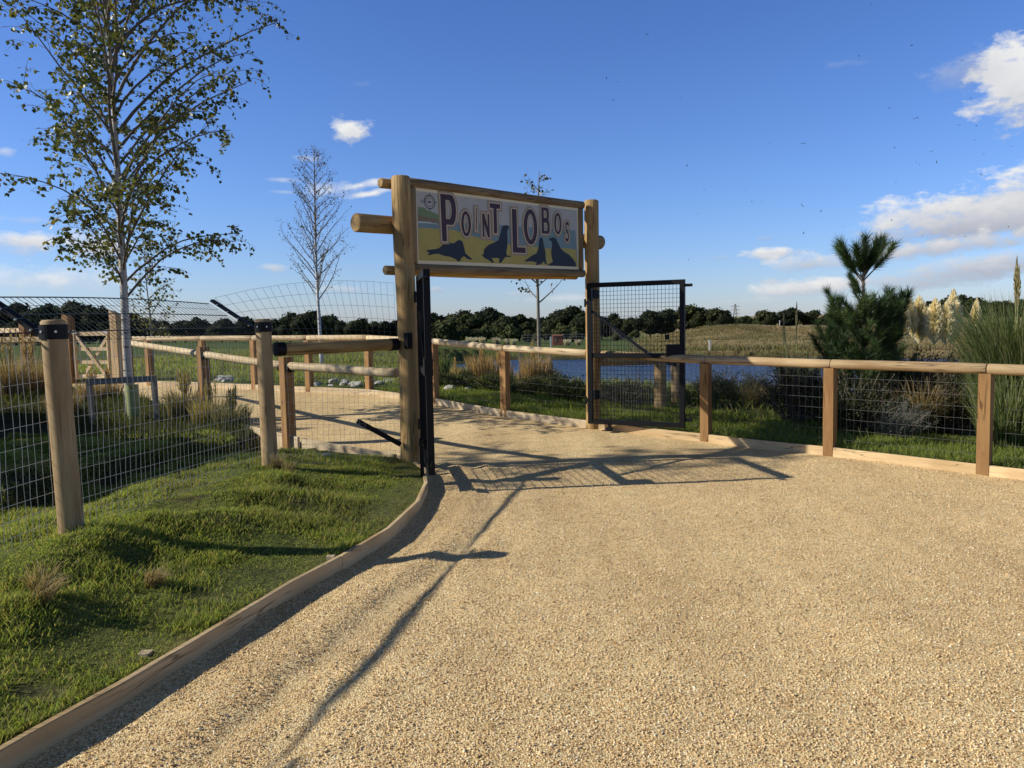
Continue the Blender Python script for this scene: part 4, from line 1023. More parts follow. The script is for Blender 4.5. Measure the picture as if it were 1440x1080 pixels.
def pick(pal, n, jit=.15):
    pal = np.array(pal); return pal[RNG.integers(0, len(pal), n)] * RNG.uniform(1 - jit, 1 + jit, (n, 1))

M['blade'] = leafmat('grass_blades', trans=.5, rough=.6, spec=.2)
M['leaf'] = leafmat('glossy_leaves', trans=.3, rough=.42, spec=.4)
M['needle'] = leafmat('pine_needles', trans=.12, rough=.5, spec=.3)
M['plume'] = leafmat('feathery_plume', trans=.45, rough=.8, spec=.1)
M['tuft'] = leafmat('tuft_blades', trans=.3, rough=.6, spec=.2, rand=.12)

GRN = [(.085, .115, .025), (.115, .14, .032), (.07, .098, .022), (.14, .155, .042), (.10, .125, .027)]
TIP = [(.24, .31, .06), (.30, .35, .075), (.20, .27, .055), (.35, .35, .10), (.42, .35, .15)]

def lawn_grass():
    n = 520000
    X = RNG.uniform(-6.5, -.6, n); Y = 1.7 + RNG.random(n) ** 1.25 * 8.3
    k = (sdist(X, Y, LAWN) < -.055) & (X > -.72 * Y - .5); X, Y = X[k], Y[k]
    # thin patches
    patch = fbm(X * 3.1, Y * 3.1, 60); dk, _ = seg_dist(X, Y, KF)
    keep = RNG.random(len(X)) < np.clip((patch - .25) * 3.2, .25, 1) * (1 - .9 * soil_spots(X, Y)); X, Y, patch, dk = X[keep][:230000], Y[keep][:230000], patch[keep][:230000], dk[keep][:230000]; n = len(X)
    clump = fbm(X * 2.1, Y * 2.1, 61); dry = fbm(X * .9 + 3, Y * .9, 62) + .12 * (1 - sm(.1, .6, dk))
    hgt = (.020 + .20 * np.clip(clump - .38, 0, 1) * .8) * RNG.uniform(.6, 1.35, n) * (.75 + .25 * sm(.05, .7, dk)); hgt = np.clip(hgt, .016, .17)
    wid = RNG.uniform(.0025, .0048, n) * (1 + .1 * Y)
    an = RNG.uniform(0, 6.28, n); ln = hgt * RNG.uniform(.2, .9, n); lean = np.stack([np.cos(an) * ln + hgt * .15, np.sin(an) * ln], 1)
    cb = pick(GRN, n); ct = pick(TIP, n); w = np.clip((dry - .52) * 4, 0, .75)[:, None] * (RNG.random((n, 1)) < .75); tan = np.array([(.24, .20, .095)]); cb = cb * (1 - w * .5) + tan * .7 * w * .5; ct = ct * (1 - w) + tan * w
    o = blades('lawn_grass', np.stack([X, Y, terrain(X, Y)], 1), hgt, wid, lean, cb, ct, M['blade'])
    tag(o, 'short uneven green grass on the mound left of the path', 'grass', kind='stuff')
lawn_grass()

def verge_grass():
    n = 60000; t = RNG.random(n) ** .9; _P = np.array(resample(QF[1:10], .02)); i = RNG.integers(0, len(_P) - 1, n)
    d = _P[np.minimum(i + 1, len(_P) - 1)] - _P[i]; d /= np.linalg.norm(d, axis=1)[:, None] + 1e-9; off = .03 + t * 1.5
    X = _P[i, 0] + d[:, 1] * off; Y = _P[i, 1] - d[:, 0] * off
    hgt = RNG.uniform(.03, .10, n) * (1 + .8 * (fbm(X * 3, Y * 3, 70) - .4)); wid = RNG.uniform(.004, .008, n); an = RNG.uniform(0, 6.28, n)
    lean = np.stack([np.cos(an), np.sin(an)], 1) * (hgt * RNG.uniform(.2, .8, n))[:, None]
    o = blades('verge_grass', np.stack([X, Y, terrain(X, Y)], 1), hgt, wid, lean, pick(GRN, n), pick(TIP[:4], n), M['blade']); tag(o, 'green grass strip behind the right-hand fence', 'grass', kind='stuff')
verge_grass()

def bank_weeds():
    n = 150000; X = RNG.uniform(-16, 16, n); Y = RNG.uniform(8, 46, n) 
    Y = 8 + (Y - 8) * RNG.random(n) ** .5
    dq, sq = seg_dist(X, Y, QF); e = -dq * sq; dp = sdist(X, Y, POND)
    cl = fbm(X * .9, Y * .9, 80); k = (e > .5) & (dp > -.15) & (np.abs(X) < Y * .72 + 1) & (RNG.random(n) < np.clip((cl - .3) * 3, .12, 1)) & (X < Y * .42 + .5)
    X, Y, cl, e, dp = X[k], Y[k], cl[k], e[k], dp[k]; n = len(X)
    hgt = RNG.uniform(.06, .22, n) * (1 + 1.6 * np.clip(cl - .45, 0, 1)) * (1 + .9 * np.exp(-np.abs(dp) / 1.2)) * (.6 + .4 * sm(.5, 2.5, e)); wid = RNG.uniform(.006, .013, n) * (1 + Y * .03); an = RNG.uniform(0, 6.28, n)
    lean = np.stack([np.cos(an), np.sin(an)], 1) * (hgt * RNG.uniform(.15, .7, n))[:, None]
    cb = pick(GRN, n); ct = pick(TIP, n); w = (np.clip((fbm(X * .5, Y * .5, 81) - .48) * 4, 0, .8) * (RNG.random(n) < .7))[:, None]; br = np.array([(.26, .17, .08)]); cb = cb * (1 - w * .6) + br * .6 * w * .6; ct = ct * (1 - w) + br * w
    o = blades('bank_weeds', np.stack([X, Y, terrain(X, Y) - .01], 1), hgt, wid, lean, cb, ct, M['blade']); tag(o, 'mixed weeds and rough grass on the banks beyond the fence', 'weeds', kind='stuff')
bank_weeds()

def meadow():
    n = 110000; a = RNG.uniform(.155, .75, n); R = 40 + 75 * RNG.random(n) ** .8; X = a * R; Y = R * np.sqrt(np.maximum(.2, 1 - a * a * .5))
    cl = fbm(X * .12, Y * .12, 90); k = (sdist(X, Y, POND) > .3) & (RNG.random(n) < np.clip((cl - .28) * 3, .1, 1)); X, Y, cl = X[k], Y[k], cl[k]; n = len(X)
    hgt = RNG.uniform(.08, .30, n) * (.4 + 1.3 * cl); wid = RNG.uniform(.03, .09, n); an = RNG.uniform(0, 6.28, n); lean = np.stack([np.cos(an), np.sin(an)], 1) * (hgt * .4)[:, None]
    cb = pick([(.18, .13, .065), (.22, .155, .075), (.13, .10, .05)], n); ct = pick([(.42, .31, .165), (.50, .38, .21), (.36, .26, .135), (.28, .24, .12)], n); ww = np.clip((fbm(X * .07 + 9, Y * .05, 91) - .42) * 5, 0, .85)[:, None]; ct = ct * (1 - ww) + np.array([(.2, .17, .085)]) * ww; cb = cb * (1 - ww) + np.array([(.09, .085, .035)]) * ww
    o = blades('meadow_grass', np.stack([X, Y, terrain(X, Y)], 1), hgt, wid, lean, cb, ct, M['blade']); tag(o, 'tall dry brown grass of the meadow beyond the pond on the right', 'grass', kind='stuff')
meadow()

def enclosure_weeds():
    n = 70000; X = RNG.uniform(-17, -2.8, n); Y = RNG.uniform(4, 19, n); dk, sk = seg_dist(X, Y, KF)
    k = (sk > 0) & (dk > .1) & (sdist(X, Y, LAWN) > -1.2) & (X > -.74 * Y - 1.2) & (X < -3.2); X, Y = X[k], Y[k]; n = len(X)
    cl = fbm(X * 1.3, Y * 1.3, 95); hgt = RNG.uniform(.05, .16, n) * (.6 + 1.2 * cl); wid = RNG.uniform(.006, .012, n); an = RNG.uniform(0, 6.28, n); lean = np.stack([np.cos(an), np.sin(an)], 1) * (hgt * RNG.uniform(.2, .8, n))[:, None]
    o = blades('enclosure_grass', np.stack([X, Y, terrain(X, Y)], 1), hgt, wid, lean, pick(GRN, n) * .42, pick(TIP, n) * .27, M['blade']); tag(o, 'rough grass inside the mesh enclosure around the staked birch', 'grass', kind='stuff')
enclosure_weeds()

# ------------------------------------------------------------------ tufts and clumps
def tuft(name, label, cat, x, y, n, h, spread, pal_b, pal_t, wid=.007, lean=.5, group=None, heads=0, head_col=None, droop=.12, r0=None, z=None, dirx=0.0, mat='tuft', headn=26, headr=.045, headl=.3):
    g = tz(x, y) if z is None else z; r0 = spread * .25 if r0 is None else r0
    th = thing(name, (x, y, g - .01), label, cat, group)
    an = RNG.uniform(0, 6.28, n); r = np.sqrt(RNG.random(n)) * r0; pts = np.stack([np.cos(an) * r, np.sin(an) * r, np.zeros(n)], 1)
    hg = h * RNG.uniform(.45, 1.05, n); a2 = an + RNG.uniform(-.9, .9, n); ln = hg * lean * RNG.uniform(.1, 1.0, n)
    L = np.stack([np.cos(a2) * ln + dirx * hg, np.sin(a2) * ln], 1)
    blades('blades', pts, hg, RNG.uniform(.6, 1.2, n) * wid, L, pick(pal_b, n), pick(pal_t, n), M[mat], th, bend=droop + .25 * (ln / hg))
    if heads:
        mb = MB()
        for k in range(heads):
            a = RNG.uniform(0, 6.28); q = RNG.uniform(0, 1); ht = h * RNG.uniform(.95, 1.25); tx, ty = math.cos(a) * ht * lean * .4 * q, math.sin(a) * ht * lean * .4 * q
            mb.cur = tuple(np.array(pal_b[0]) * RNG.uniform(.8, 1.1)); mb.tube([(tx * .1, ty * .1, 0), (tx * .45, ty * .45, ht * .55), (tx, ty, ht)], [.004, .0035, .003], 4, False)
            for j in range(headn):
                t = RNG.random(); b = RNG.uniform(0, 6.28); rr = headr * math.sin(PI * min(1, .12 + t * .85)) ; c = Vector((tx, ty, ht - headl + t * headl * 1.1)); d = Vector((math.cos(b) * rr, math.sin(b) * rr, headl * .22))
                mb.cur = tuple(np.array(head_col) * RNG.uniform(.75, 1.15)); s = d.cross(Vector((0, 0, 1))).normalized() * .006
                mb.add([c - s, c + s, c + d + s * .4, c + d - s * .4], [(0, 1, 2, 3)])
        mb.build('seed_heads', M['plume'], th, col=True)
    return th
GOLD_B, GOLD_T = [(.30, .20, .085), (.24, .16, .07), (.20, .16, .06)], [(.48, .33, .15), (.56, .40, .20), (.40, .26, .11)]
DRY_B, DRY_T = [(.26, .18, .09), (.2, .14, .07)], [(.45, .33, .19), (.52, .40, .24), (.36, .25, .14)]
def at_px(u, Y): return ((u - 720) / F * Y, Y)
GG = 'golden ornamental grass clumps by the pond'
for u, y, h, s, n, lab in [(676, 15.2, .66, 1.0, 620, 'golden upright grass clump left of the middle square post, by the pond'), (702, 15.6, .52, 1.1, 460, 'shorter golden grass clump directly behind the middle square post by the pond'), (752, 14.6, .70, 1.0, 620, 'golden grass clump just right of the middle square post, by the pond'), (640, 15.0, .36, .6, 300, 'small brown grass clump left of the golden clumps by the pond'), (776, 14.8, .42, .6, 260, 'thin brown grass clump right of the golden clumps, by the slim grey post'), (735, 17, .4, .6, 300, 'low reddish grass clump between the golden clumps')]:
    x, y = at_px(u, y); tuft('grass_clump', lab, 'grass clump', x, y, n, h, s, GOLD_B, GOLD_T, .011, .28, GG, heads=10, head_col=(.5, .36, .18), droop=.05, headr=.03, headl=.25)
for x, y, h, n, dx, lab, wid in [(-2.10, 6.72, .25, 170, .1, 'dry straw tuft at the foot of the second round fence post', .004), (-1.95, 6.55, .21, 110, .05, 'smaller straw tuft right of the second round fence post', .004), (-1.93, 3.98, .16, 330, .35, 'low arching grass tuft with straw tips in the middle of the lawn', .004), (-2.30, 3.62, .29, 120, .05, 'tall straw-coloured dry tuft near the left edge of the lawn', .005), (-2.22, 3.5, .2, 90, .5, 'dead straw tuft collapsed over the lawn near the left edge', .005)]:
    tuft('straw_tuft', lab, 'grass tuft', x, y, n, h, .16, [(.14, .12, .045), (.2, .15, .07)], [(.42, .32, .18), (.50, .38, .22), (.28, .24, .11)], wid, .55, 'straw tufts on the lawn', droop=.25, dirx=dx)
for k, (u, y, h, n, pal, lab) in enumerate([(12, 13.0, .95, 700, 0, 'tall brown dry grass clump at the left edge, in front of the far fence'), (45, 13.6, .85, 600, 0, 'brown dry grass clump left of the nearest round post, by the far fence'), (128, 12.6, .42, 500, 0, 'brown dry grass clump in front of the field gate'), (150, 13.2, .36, 350, 0, 'dry grass clump at the foot of the thick pointed gate post'),
                                (258, 10.9, .55, 800, 1, 'pale fluffy grass clump beside the staked birch, in front of a brown post'), (290, 10.6, .45, 500, 1, 'wispy green clump at the foot of the brown post left of the second round post'), (322, 10.2, .42, 500, 2, 'feathery dark grass clump just left of the second round post'), (85, 11.5, .4, 400, 0, 'low dry grass clump behind the nearest round post')]):
    x, y = at_px(u, y); pb, pt = (DRY_B, DRY_T) if pal == 0 else (([(.16, .14, .05)], [(.40, .33, .16), (.34, .28, .12), (.46, .40, .22)]) if pal == 1 else ([(.07, .08, .03)], [(.16, .15, .07), (.24, .2, .11)]))
    tuft('dry_grass_clump', lab, 'grass clump', x, y, n, h, .9, pb, pt, .008, .5, 'dry grass clumps inside the enclosure', heads=14, head_col=pt[0], droop=.1, headr=.03, headl=.25)

# ------------------------------------------------------------------ trees
def leaf_cards(P, size, cols, nrm_jit=1.0, aspect=.8, droop=.0):
    """rhombic folded leaves, 4 verts + fold"""
    n = len(P); d = RNG.normal(size=(n, 3)); d[:, 2] -= droop; d /= np.linalg.norm(d, axis=1)[:, None]
    s = np.cross(d, RNG.normal(size=(n, 3))); s /= np.linalg.norm(s, axis=1)[:, None]; nn = np.cross(d, s)
    L = size[:, None]; W = L * aspect / 2
    V = np.stack([P, P + d * L * .42 + s * W + nn * L * .08, P + d * L, P + d * L * .42 - s * W + nn * L * .08], 1).reshape(-1, 3)
    b = (np.arange(n) * 4)[:, None, None]; Fq = (b + np.array([(0, 1, 2), (0, 2, 3)])[None]).reshape(-1, 3)
    return V, Fq, np.repeat(cols, 4, 0)

def mat_birch():
    m, nt, b = newmat('white_birch_bark'); L = nt.links.new
    tc = N(nt, 'ShaderNodeTexCoord'); mp = N(nt, 'ShaderNodeMapping'); mp.inputs['Scale'].default_value = (3, 3, 16); L(tc.outputs['Object'], mp.inputs[0])
    n = N(nt, 'ShaderNodeTexNoise', Scale=1.6, Detail=5.0, Roughness=.6); L(mp.outputs[0], n.inputs[0])
    at = N(nt, 'ShaderNodeAttribute', attribute_name='Col')
    c = mixc(nt, ramp(nt, n.outputs[0], [(.56, 0), (.66, 1)]), at.outputs['Color'], (.06, .05, .045))
    L(c, b.inputs['Base Color']); b.inputs['Roughness'].default_value = .7
    return m
M['birch'] = mat_birch()
M['bark'] = plain('grey_brown_bark', (.17, .135, .10), rough=.9, var=.4, scale=40, bump=.5)

def limb_path(p, d, L, n, up_bias, wig):
    pts = [p.copy()]; d = d.normalized()
    for i in range(n):
        d = (d + Vector((random.uniform(-wig, wig), random.uniform(-wig, wig), random.uniform(-wig, wig) + up_bias / n))).normalized()
        pts.append(pts[-1] + d * L / n)
    return pts
def at_t(pts, t):
    f = t * (len(pts) - 1); i = min(int(f), len(pts) - 2); return pts[i].lerp(pts[i + 1], f - i), (pts[i + 1] - pts[i]).normalized()

def birch(name, label, base, height, r0, nl, z0, lmax, leaves, seed, pal, leaf=.055, group=None, white=(.60, .56, .50), up0=1.0, twig_n=8, thin=1.0, lean=(0, 0), prof=None, droop=.5, zwhite=4.5, density=1.0, right_bias=0.0):
    random.seed(seed); th = thing(name, base, label, 'tree', group)
    tp = []; n = 14
    for i in range(n + 1):
        t = i / n; tp.append(Vector((lean[0] * t + .03 * math.sin(t * 5 + seed), lean[1] * t + .03 * math.cos(t * 4.2 + seed), height * t)))
    mb = MB(); mb.cur = white; mb.tube(tp, [r0 * (1 - .93 * (i / n) ** .85) + .004 for i in range(n + 1)], 10)
    # bark darkens upwards
    mb.c = [tuple(np.array(white) * (1 - w) + np.array((.13, .08, .055)) * w) for v in mb.v for w in [min(1, max(0, (v[2] - zwhite) / 2.2))]]
    mb.build('trunk', M['birch'], th, smooth=True, col=True)
    br = MB(); br.cur = (.10, .065, .05); LP = []
    for k in range(nl):
        f = (k + random.uniform(-.3, .3)) / nl; f = min(max(f, 0), .98); z = z0 + (height * .97 - z0) * f ** 1.05
        L = lmax * (prof(f) if prof else (.62 + .38 * math.sin(min(1, f * 2.4) * PI / 2)) * (1 - f) ** .75 + .06) * random.uniform(.8, 1.15)
        az = k * 2.399 + random.uniform(-.4, .4); p, _ = at_t(tp, z / height)
        if right_bias: L *= 1 + right_bias * math.cos(az)
        d = Vector((math.cos(az), math.sin(az), up0 * random.uniform(.75, 1.2)))
        lp = limb_path(p, d, L, 7, -.55 * droop * 2, .13)
        rr = r0 * .27 * (L / lmax) * thin + .004; br.tube(lp, [rr * (1 - .85 * i / 7) + .0016 for i in range(8)], 5, False)
        for j in range(twig_n):
            t = .14 + .86 * (j + random.random()) / twig_n; q, dd = at_t(lp, min(t, .99)); a2 = random.uniform(0, 6.28); side = Vector((math.cos(a2), math.sin(a2), random.uniform(-.1, .7)))
            TL = random.uniform(.3, .75) * (.5 + .5 * L / lmax) * (1.15 - .4 * t); tw = limb_path(q, dd * .8 + side * .75, TL, 5, -droop * 1.1, .16)
            br.tube(tw, [.004 * thin, .0036 * thin, .003 * thin, .0026 * thin, .0022 * thin, .0018 * thin], 3, False)
            m = int(leaves * random.uniform(.5, 1.3) * TL / .5 * density)
            for i in range(m):
                q2, _ = at_t(tw, random.uniform(.15, 1.0)); LP.append((q2.x + random.gauss(0, .035), q2.y + random.gauss(0, .035), q2.z - abs(random.gauss(0, .03))))
            if random.random() < .75 and TL > .3:
                q, dd = at_t(tw, random.uniform(.4, .9)); t3 = limb_path(q, dd + Vector((random.uniform(-.7, .7), random.uniform(-.7, .7), random.uniform(-.6, .3))), TL * .5, 3, -droop, .2); br.tube(t3, [.0026 * thin, .0022 * thin, .0018 * thin, .0014 * thin], 3, False)
                for i in range(int(m * .5)):
                    q2, _ = at_t(t3, random.uniform(.1, 1.0)); LP.append((q2.x + random.gauss(0, .02), q2.y + random.gauss(0, .02), q2.z - abs(random.gauss(0, .03))))
    br.build('branches', M['bark'], th, smooth=True)
    if LP:
        P = np.array(LP); n = len(P); V, Fq, C = leaf_cards(P, RNG.uniform(.7, 1.2, n) * leaf, pick(pal, n, .2), aspect=.85, droop=.55)
        link('foliage', mesh_np('foliage', V, [Fq], C), M['leaf'], th)
    return th
BIRCH_PAL = [(.085, .108, .028), (.11, .135, .035), (.06, .08, .024), (.17, .175, .045), (.13, .14, .036), (.22, .19, .045)]
BX, BY = -5.42, 10.9
birch('birch_tree', 'leafy white-barked birch with a green guard tube, staked inside the enclosure', (BX, BY, tz(BX, BY)), 8.4, .066, 78, 1.7, 2.4, 15, 11, BIRCH_PAL, leaf=.066, lean=(-.10, 0), twig_n=14, up0=1.75, white=(.52, .46, .38), thin=1.0,
      prof=lambda f: (.60 + .40 * math.sin(min(1, f * 2.2) * PI / 2)) * (1 - f * f * .70), droop=.75, right_bias=.30)
# off to the left, out of the picture: its shade falls across the gateway
birch('birch_tree', 'leafy birch standing in the enclosure left of the picture, shading the gateway', (-9.4, 7.0, tz(-9.4, 7.0)), 7.4, .075, 28, 3.2, 1.7, 14, 5, BIRCH_PAL, leaf=.075, twig_n=8)
BX2, BY2 = at_px(452, 24)
birch('bare_birch', 'slender nearly bare white-stemmed birch beyond the far fence, left of the sign', (BX2, BY2, tz(BX2, BY2)), 6.75, .062, 46, 2.1, 2.1, 5, 21, [(.10, .075, .035), (.07, .06, .025)], leaf=.05, up0=1.25, thin=1.0, twig_n=9, white=(.62, .58, .54), zwhite=2.6, droop=-.05, density=.8, prof=lambda f: (.75 + .25 * math.sin(min(1, f * 2) * PI / 2)) * (1 - f) ** .8 + .08)
BX3, BY3 = at_px(757, 20.5)
birch('young_tree', 'thin young tree rising behind the sign board, in front of the pond', (BX3, BY3, tz(BX3, BY3)), 5.75, .062, 22, 2.3, 1.2, 5, 33, [(.10, .11, .03), (.15, .13, .05), (.07, .09, .03)], leaf=.09, up0=.75, white=(.20, .16, .11), zwhite=3.5, twig_n=5, droop=.05, lean=(.10, 0), prof=lambda f: 1.0 - .75 * f)
BX4, BY4 = at_px(214, 19.5)
birch('yellow_sapling', 'small sapling with sparse yellowish leaves behind the staked birch', (BX4, BY4, tz(BX4, BY4)), 3.3, .03, 16, .7, .75, 7, 44, [(.26, .22, .06), (.2, .19, .05), (.14, .15, .04)], leaf=.075, up0=1.0, white=(.3, .26, .2), twig_n=6, droop=.1)

# stake frame and guard around the birch
def stake_frame():
    g = tz(BX, BY - .35); a, b = Vector((BX - .36, BY - .38, g)), Vector((BX + .47, BY - .25, g)); th = thing('tree_stake', a, 'grey timber stake frame with a crossbar around the birch trunk', 'tree stake')
    timber('stake', a - Vector((0, 0, .3)), a + Vector((-.03, 0, .62)), .06, .06, M['greywood'], th, a, seed=601); timber('stake', b - Vector((0, 0, .3)), b + Vector((-.03, 0, .66)), .06, .06, M['greywood'], th, a, seed=602)
    timber('crossbar', a + Vector((-.03, -.045, .60)), b + Vector((0, -.045, .62)), .03, .085, M['greywood'], th, a, seed=603)
stake_frame()
def guard():
    mb = MB(); g = tz(BX, BY); pts = []
    for r in (.088, .082):
        mb.tube([(0, 0, -.1), (.003, 0, .2), (0, 0, .5)], r, 18, False)
    o = mb.build('tree_guard', plain('pale_green_plastic', (.30, .34, .14), rough=.45, var=.15, scale=12), None, (BX + .01, BY, g), smooth=True); tag(o, 'pale green plastic guard tube around the foot of the birch trunk', 'tree guard')
guard()

# distant trees: lobed crowns of many leaf clumps
def crown_mesh(seed, w, h, lobes, n, pal, flat=.8, leaf=.5):
    rs = np.random.RandomState(seed); C = []; 
    for k in range(lobes):
        a = rs.uniform(0, 6.28); z = rs.uniform(.0, 1); r = (w / 2) * rs.uniform(.15, .72) * math.sqrt(max(.12, 1 - (z - .30) ** 2 / .62))
        C.append((r * math.cos(a), r * math.sin(a), h * (.30 + .50 * z), rs.uniform(.18, .31) * w * (1.1 - .35 * z)))
    C = np.array(C); i = rs.randint(0, lobes, n); d = rs.normal(size=(n, 3)); d[:, 2] = np.abs(d[:, 2]) * 1.0 - .35; d /= np.linalg.norm(d, axis=1)[:, None]
    P = C[i, :3] + d * C[i, 3:4] * rs.uniform(.72, 1.06, (n, 1)) * np.array([1, 1, flat])
    nn = d + rs.normal(size=(n, 3)) * .55; nn /= np.linalg.norm(nn, axis=1)[:, None]; t = np.cross(nn, rs.normal(size=(n, 3))); t /= np.linalg.norm(t, axis=1)[:, None]; b = np.cross(nn, t); s = rs.uniform(.5, 1.1, (n, 1)) * leaf
    V = np.stack([P + t * s, P + b * s * .8, P - t * s * .9, P - b * s * .7], 1).reshape(-1, 3); Fq = np.arange(n * 4).reshape(-1, 4)
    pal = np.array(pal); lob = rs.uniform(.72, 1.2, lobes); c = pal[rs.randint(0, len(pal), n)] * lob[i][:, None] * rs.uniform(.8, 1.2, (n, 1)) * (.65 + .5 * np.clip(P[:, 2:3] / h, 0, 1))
    vs = [V]; fs = [Fq]; cs = [np.repeat(c, 4, 0)]; nv = len(V); tris = []
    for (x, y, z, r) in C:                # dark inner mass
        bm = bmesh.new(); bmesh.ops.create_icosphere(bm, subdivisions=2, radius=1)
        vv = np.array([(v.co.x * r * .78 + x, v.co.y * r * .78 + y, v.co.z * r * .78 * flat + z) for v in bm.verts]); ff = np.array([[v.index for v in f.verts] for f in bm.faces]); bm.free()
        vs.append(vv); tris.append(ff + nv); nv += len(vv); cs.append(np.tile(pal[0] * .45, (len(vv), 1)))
    return mesh_np('crown', np.concatenate(vs), [Fq, np.concatenate(tris)], np.concatenate(cs))
M['far'] = leafmat('distant_foliage', trans=.1, rough=.8, spec=.15, rand=.38)
DARK = [(.024, .034, .014), (.032, .042, .017), (.042, .050, .020), (.056, .060, .024)]
OLIVE = [(.06, .07, .028), (.08, .085, .035), (.05, .06, .024), (.10, .095, .04)]
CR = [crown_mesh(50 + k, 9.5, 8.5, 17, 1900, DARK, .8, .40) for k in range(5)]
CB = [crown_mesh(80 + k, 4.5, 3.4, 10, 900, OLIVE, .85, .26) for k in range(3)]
TRm = []
for k in range(2):
    mb = MB(); mb.tube([(0, 0, -.6), (.08, 0, 1.5), (-.05, .05, 3.4)], [.34, .27, .15], 7); mb.tube([(0, 0, 2.0), (1.0, .4, 4.0)], [.15, .06], 5); mb.tube([(0, 0, 1.8), (-.9, -.5, 3.9)], [.14, .06], 5); TRm.append(mb.mesh('trunk'))
def far_tree(name, label, group, x, y, s, cm, rz, z=None, sz=1.0, trunk=True, mat='far'):
    z = tz(x, y) if z is None else z
    r = thing(name, (x, y, z - .1), label, 'tree' if 'tree' in name else 'bush', group, rz); r.scale = (s, s, s * sz)
    link('crown', cm, M[mat], r)
    if trunk: link('trunk', TRm[int(abs(x)) % 2], M['bark'], r)
    return r
rt_ = random.Random(99)
# (u of the photo, distance, crown top v) -> scale from the wanted height
def row(spec, name, label, group, meshes, hm, trunk=True, jit=.16):
    for (u, dist, vt) in spec:
        a = (u - 720) / F; y = dist * rt_.uniform(.97, 1.03); x = a * y; g = tz(x, y); yh = YH - ROLL * (u - 720); top = H + (yh - vt) * y / F
        s = (top - g) / hm; s *= rt_.uniform(1 - jit, 1 + jit * .4); far_tree(name, label, group, x, y, s, rt_.choice(meshes), rt_.uniform(0, 6.28), g, trunk=trunk, sz=rt_.uniform(.95, 1.08))
hc = 8.0
# wood through the gateway
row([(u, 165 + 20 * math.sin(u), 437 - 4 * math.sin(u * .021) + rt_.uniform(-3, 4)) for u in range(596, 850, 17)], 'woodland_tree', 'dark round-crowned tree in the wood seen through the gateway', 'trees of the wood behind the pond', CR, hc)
row([(u, 150 + 12 * math.cos(u), 446 + rt_.uniform(-4, 5)) for u in range(604, 850, 27)], 'woodland_tree', 'dark lower tree at the front edge of the wood seen through the gateway', 'front trees of the wood behind the pond', CR, hc)
row([(800, 158, 428), (826, 150, 435)], 'woodland_tree', 'tall round tree of the wood just left of the right sign post', 'tall trees by the right sign post', CR, hc)
# left of the sign
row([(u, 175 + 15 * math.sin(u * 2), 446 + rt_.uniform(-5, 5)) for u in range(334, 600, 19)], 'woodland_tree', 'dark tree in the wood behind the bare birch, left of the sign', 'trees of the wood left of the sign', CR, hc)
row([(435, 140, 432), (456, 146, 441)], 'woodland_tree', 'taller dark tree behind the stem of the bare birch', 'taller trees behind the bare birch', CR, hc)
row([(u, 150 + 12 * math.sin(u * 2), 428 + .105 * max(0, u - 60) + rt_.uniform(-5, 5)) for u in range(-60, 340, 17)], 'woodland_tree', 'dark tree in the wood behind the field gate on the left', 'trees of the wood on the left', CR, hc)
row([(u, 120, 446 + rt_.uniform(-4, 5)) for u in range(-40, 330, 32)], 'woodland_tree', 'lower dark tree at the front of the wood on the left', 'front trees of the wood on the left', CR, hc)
# right of the gate, single oaks with sky between them
for (u, d, v, lab) in [(868, 170, 442, 'small dark tree behind the upper left of the right gate leaf'), (890, 165, 446, 'low dark tree behind the middle of the right gate leaf'), (915, 150, 437, 'round dark tree behind the upper right of the right gate leaf'), (938, 150, 434, 'dark tree against the latch stile of the right gate leaf'), (974, 140, 428, 'tall ragged oak just right of the right gate leaf'), (1011, 140, 434, 'round oak between the ragged oak and the pylon'), (1048, 165, 444, 'low dark tree right of the pylon'), (1078, 150, 436, 'round oak above the small white building'), (1112, 145, 433, 'broad oak right of the small white building'), (1140, 150, 436, 'dark oak just left of the pine'), (1030, 175, 448, 'low far tree at the foot of the pylon'), (1062, 175, 446, 'low far tree between the pylon and the oaks')]:
    row([(u, d, v)], 'oak_tree', lab, 'oaks beyond the meadow', CR, hc, jit=.02)
row([(u, 150 + 10 * math.sin(u), v) for u, v in [(1165, 440), (1190, 440), (1215, 434), (1240, 428), (1262, 425), (1285, 423), (1307, 420), (1330, 418), (1352, 417), (1375, 418), (1397, 420), (1420, 418), (1442, 420), (1465, 424)]], 'woodland_tree', 'dark tree on the wooded rise behind the pampas plumes at the right', 'trees of the wood on the right', CR, hc)
# bush outside the picture at the left: it shades the ditch behind the mesh
far_tree('dense_bush', 'dense dark bush at the left, outside the picture, shading the enclosure', None, -8.7, 7.1, .43, CR[2], 1.0, trunk=False)
far_tree('dense_bush', 'lower dense bush at the left, outside the picture, beside the first', None, -9.6, 9.7, .36, CR[3], 2.0, trunk=False)
row([(u, 100, v) for u, v in [(606, 456), (630, 453), (650, 455), (672, 460)]], 'olive_bush', 'large grey-olive bush behind the pond, just right of the left gate leaf', 'large olive bushes behind the pond', CB, 3.0, trunk=False)
# olive bushes
row([(u, 118 + 9 * math.sin(u), 459 + rt_.uniform(-5, 6)) for u in (600, 614, 628, 642, 655, 668, 683, 700, 722, 742, 765, 790, 812)], 'olive_bush', 'olive-green bush in front of the wood seen through the gateway', 'olive bushes in front of the wood', CB, 3.0, trunk=False)
row([(u, 112, v) for u, v in [(982, 459), (1000, 461), (1020, 457), (1042, 463), (870, 462), (893, 464)]], 'olive_bush', 'brownish bush on the meadow rise right of the gateway', 'bushes on the meadow rise', CB, 3.0, trunk=False)

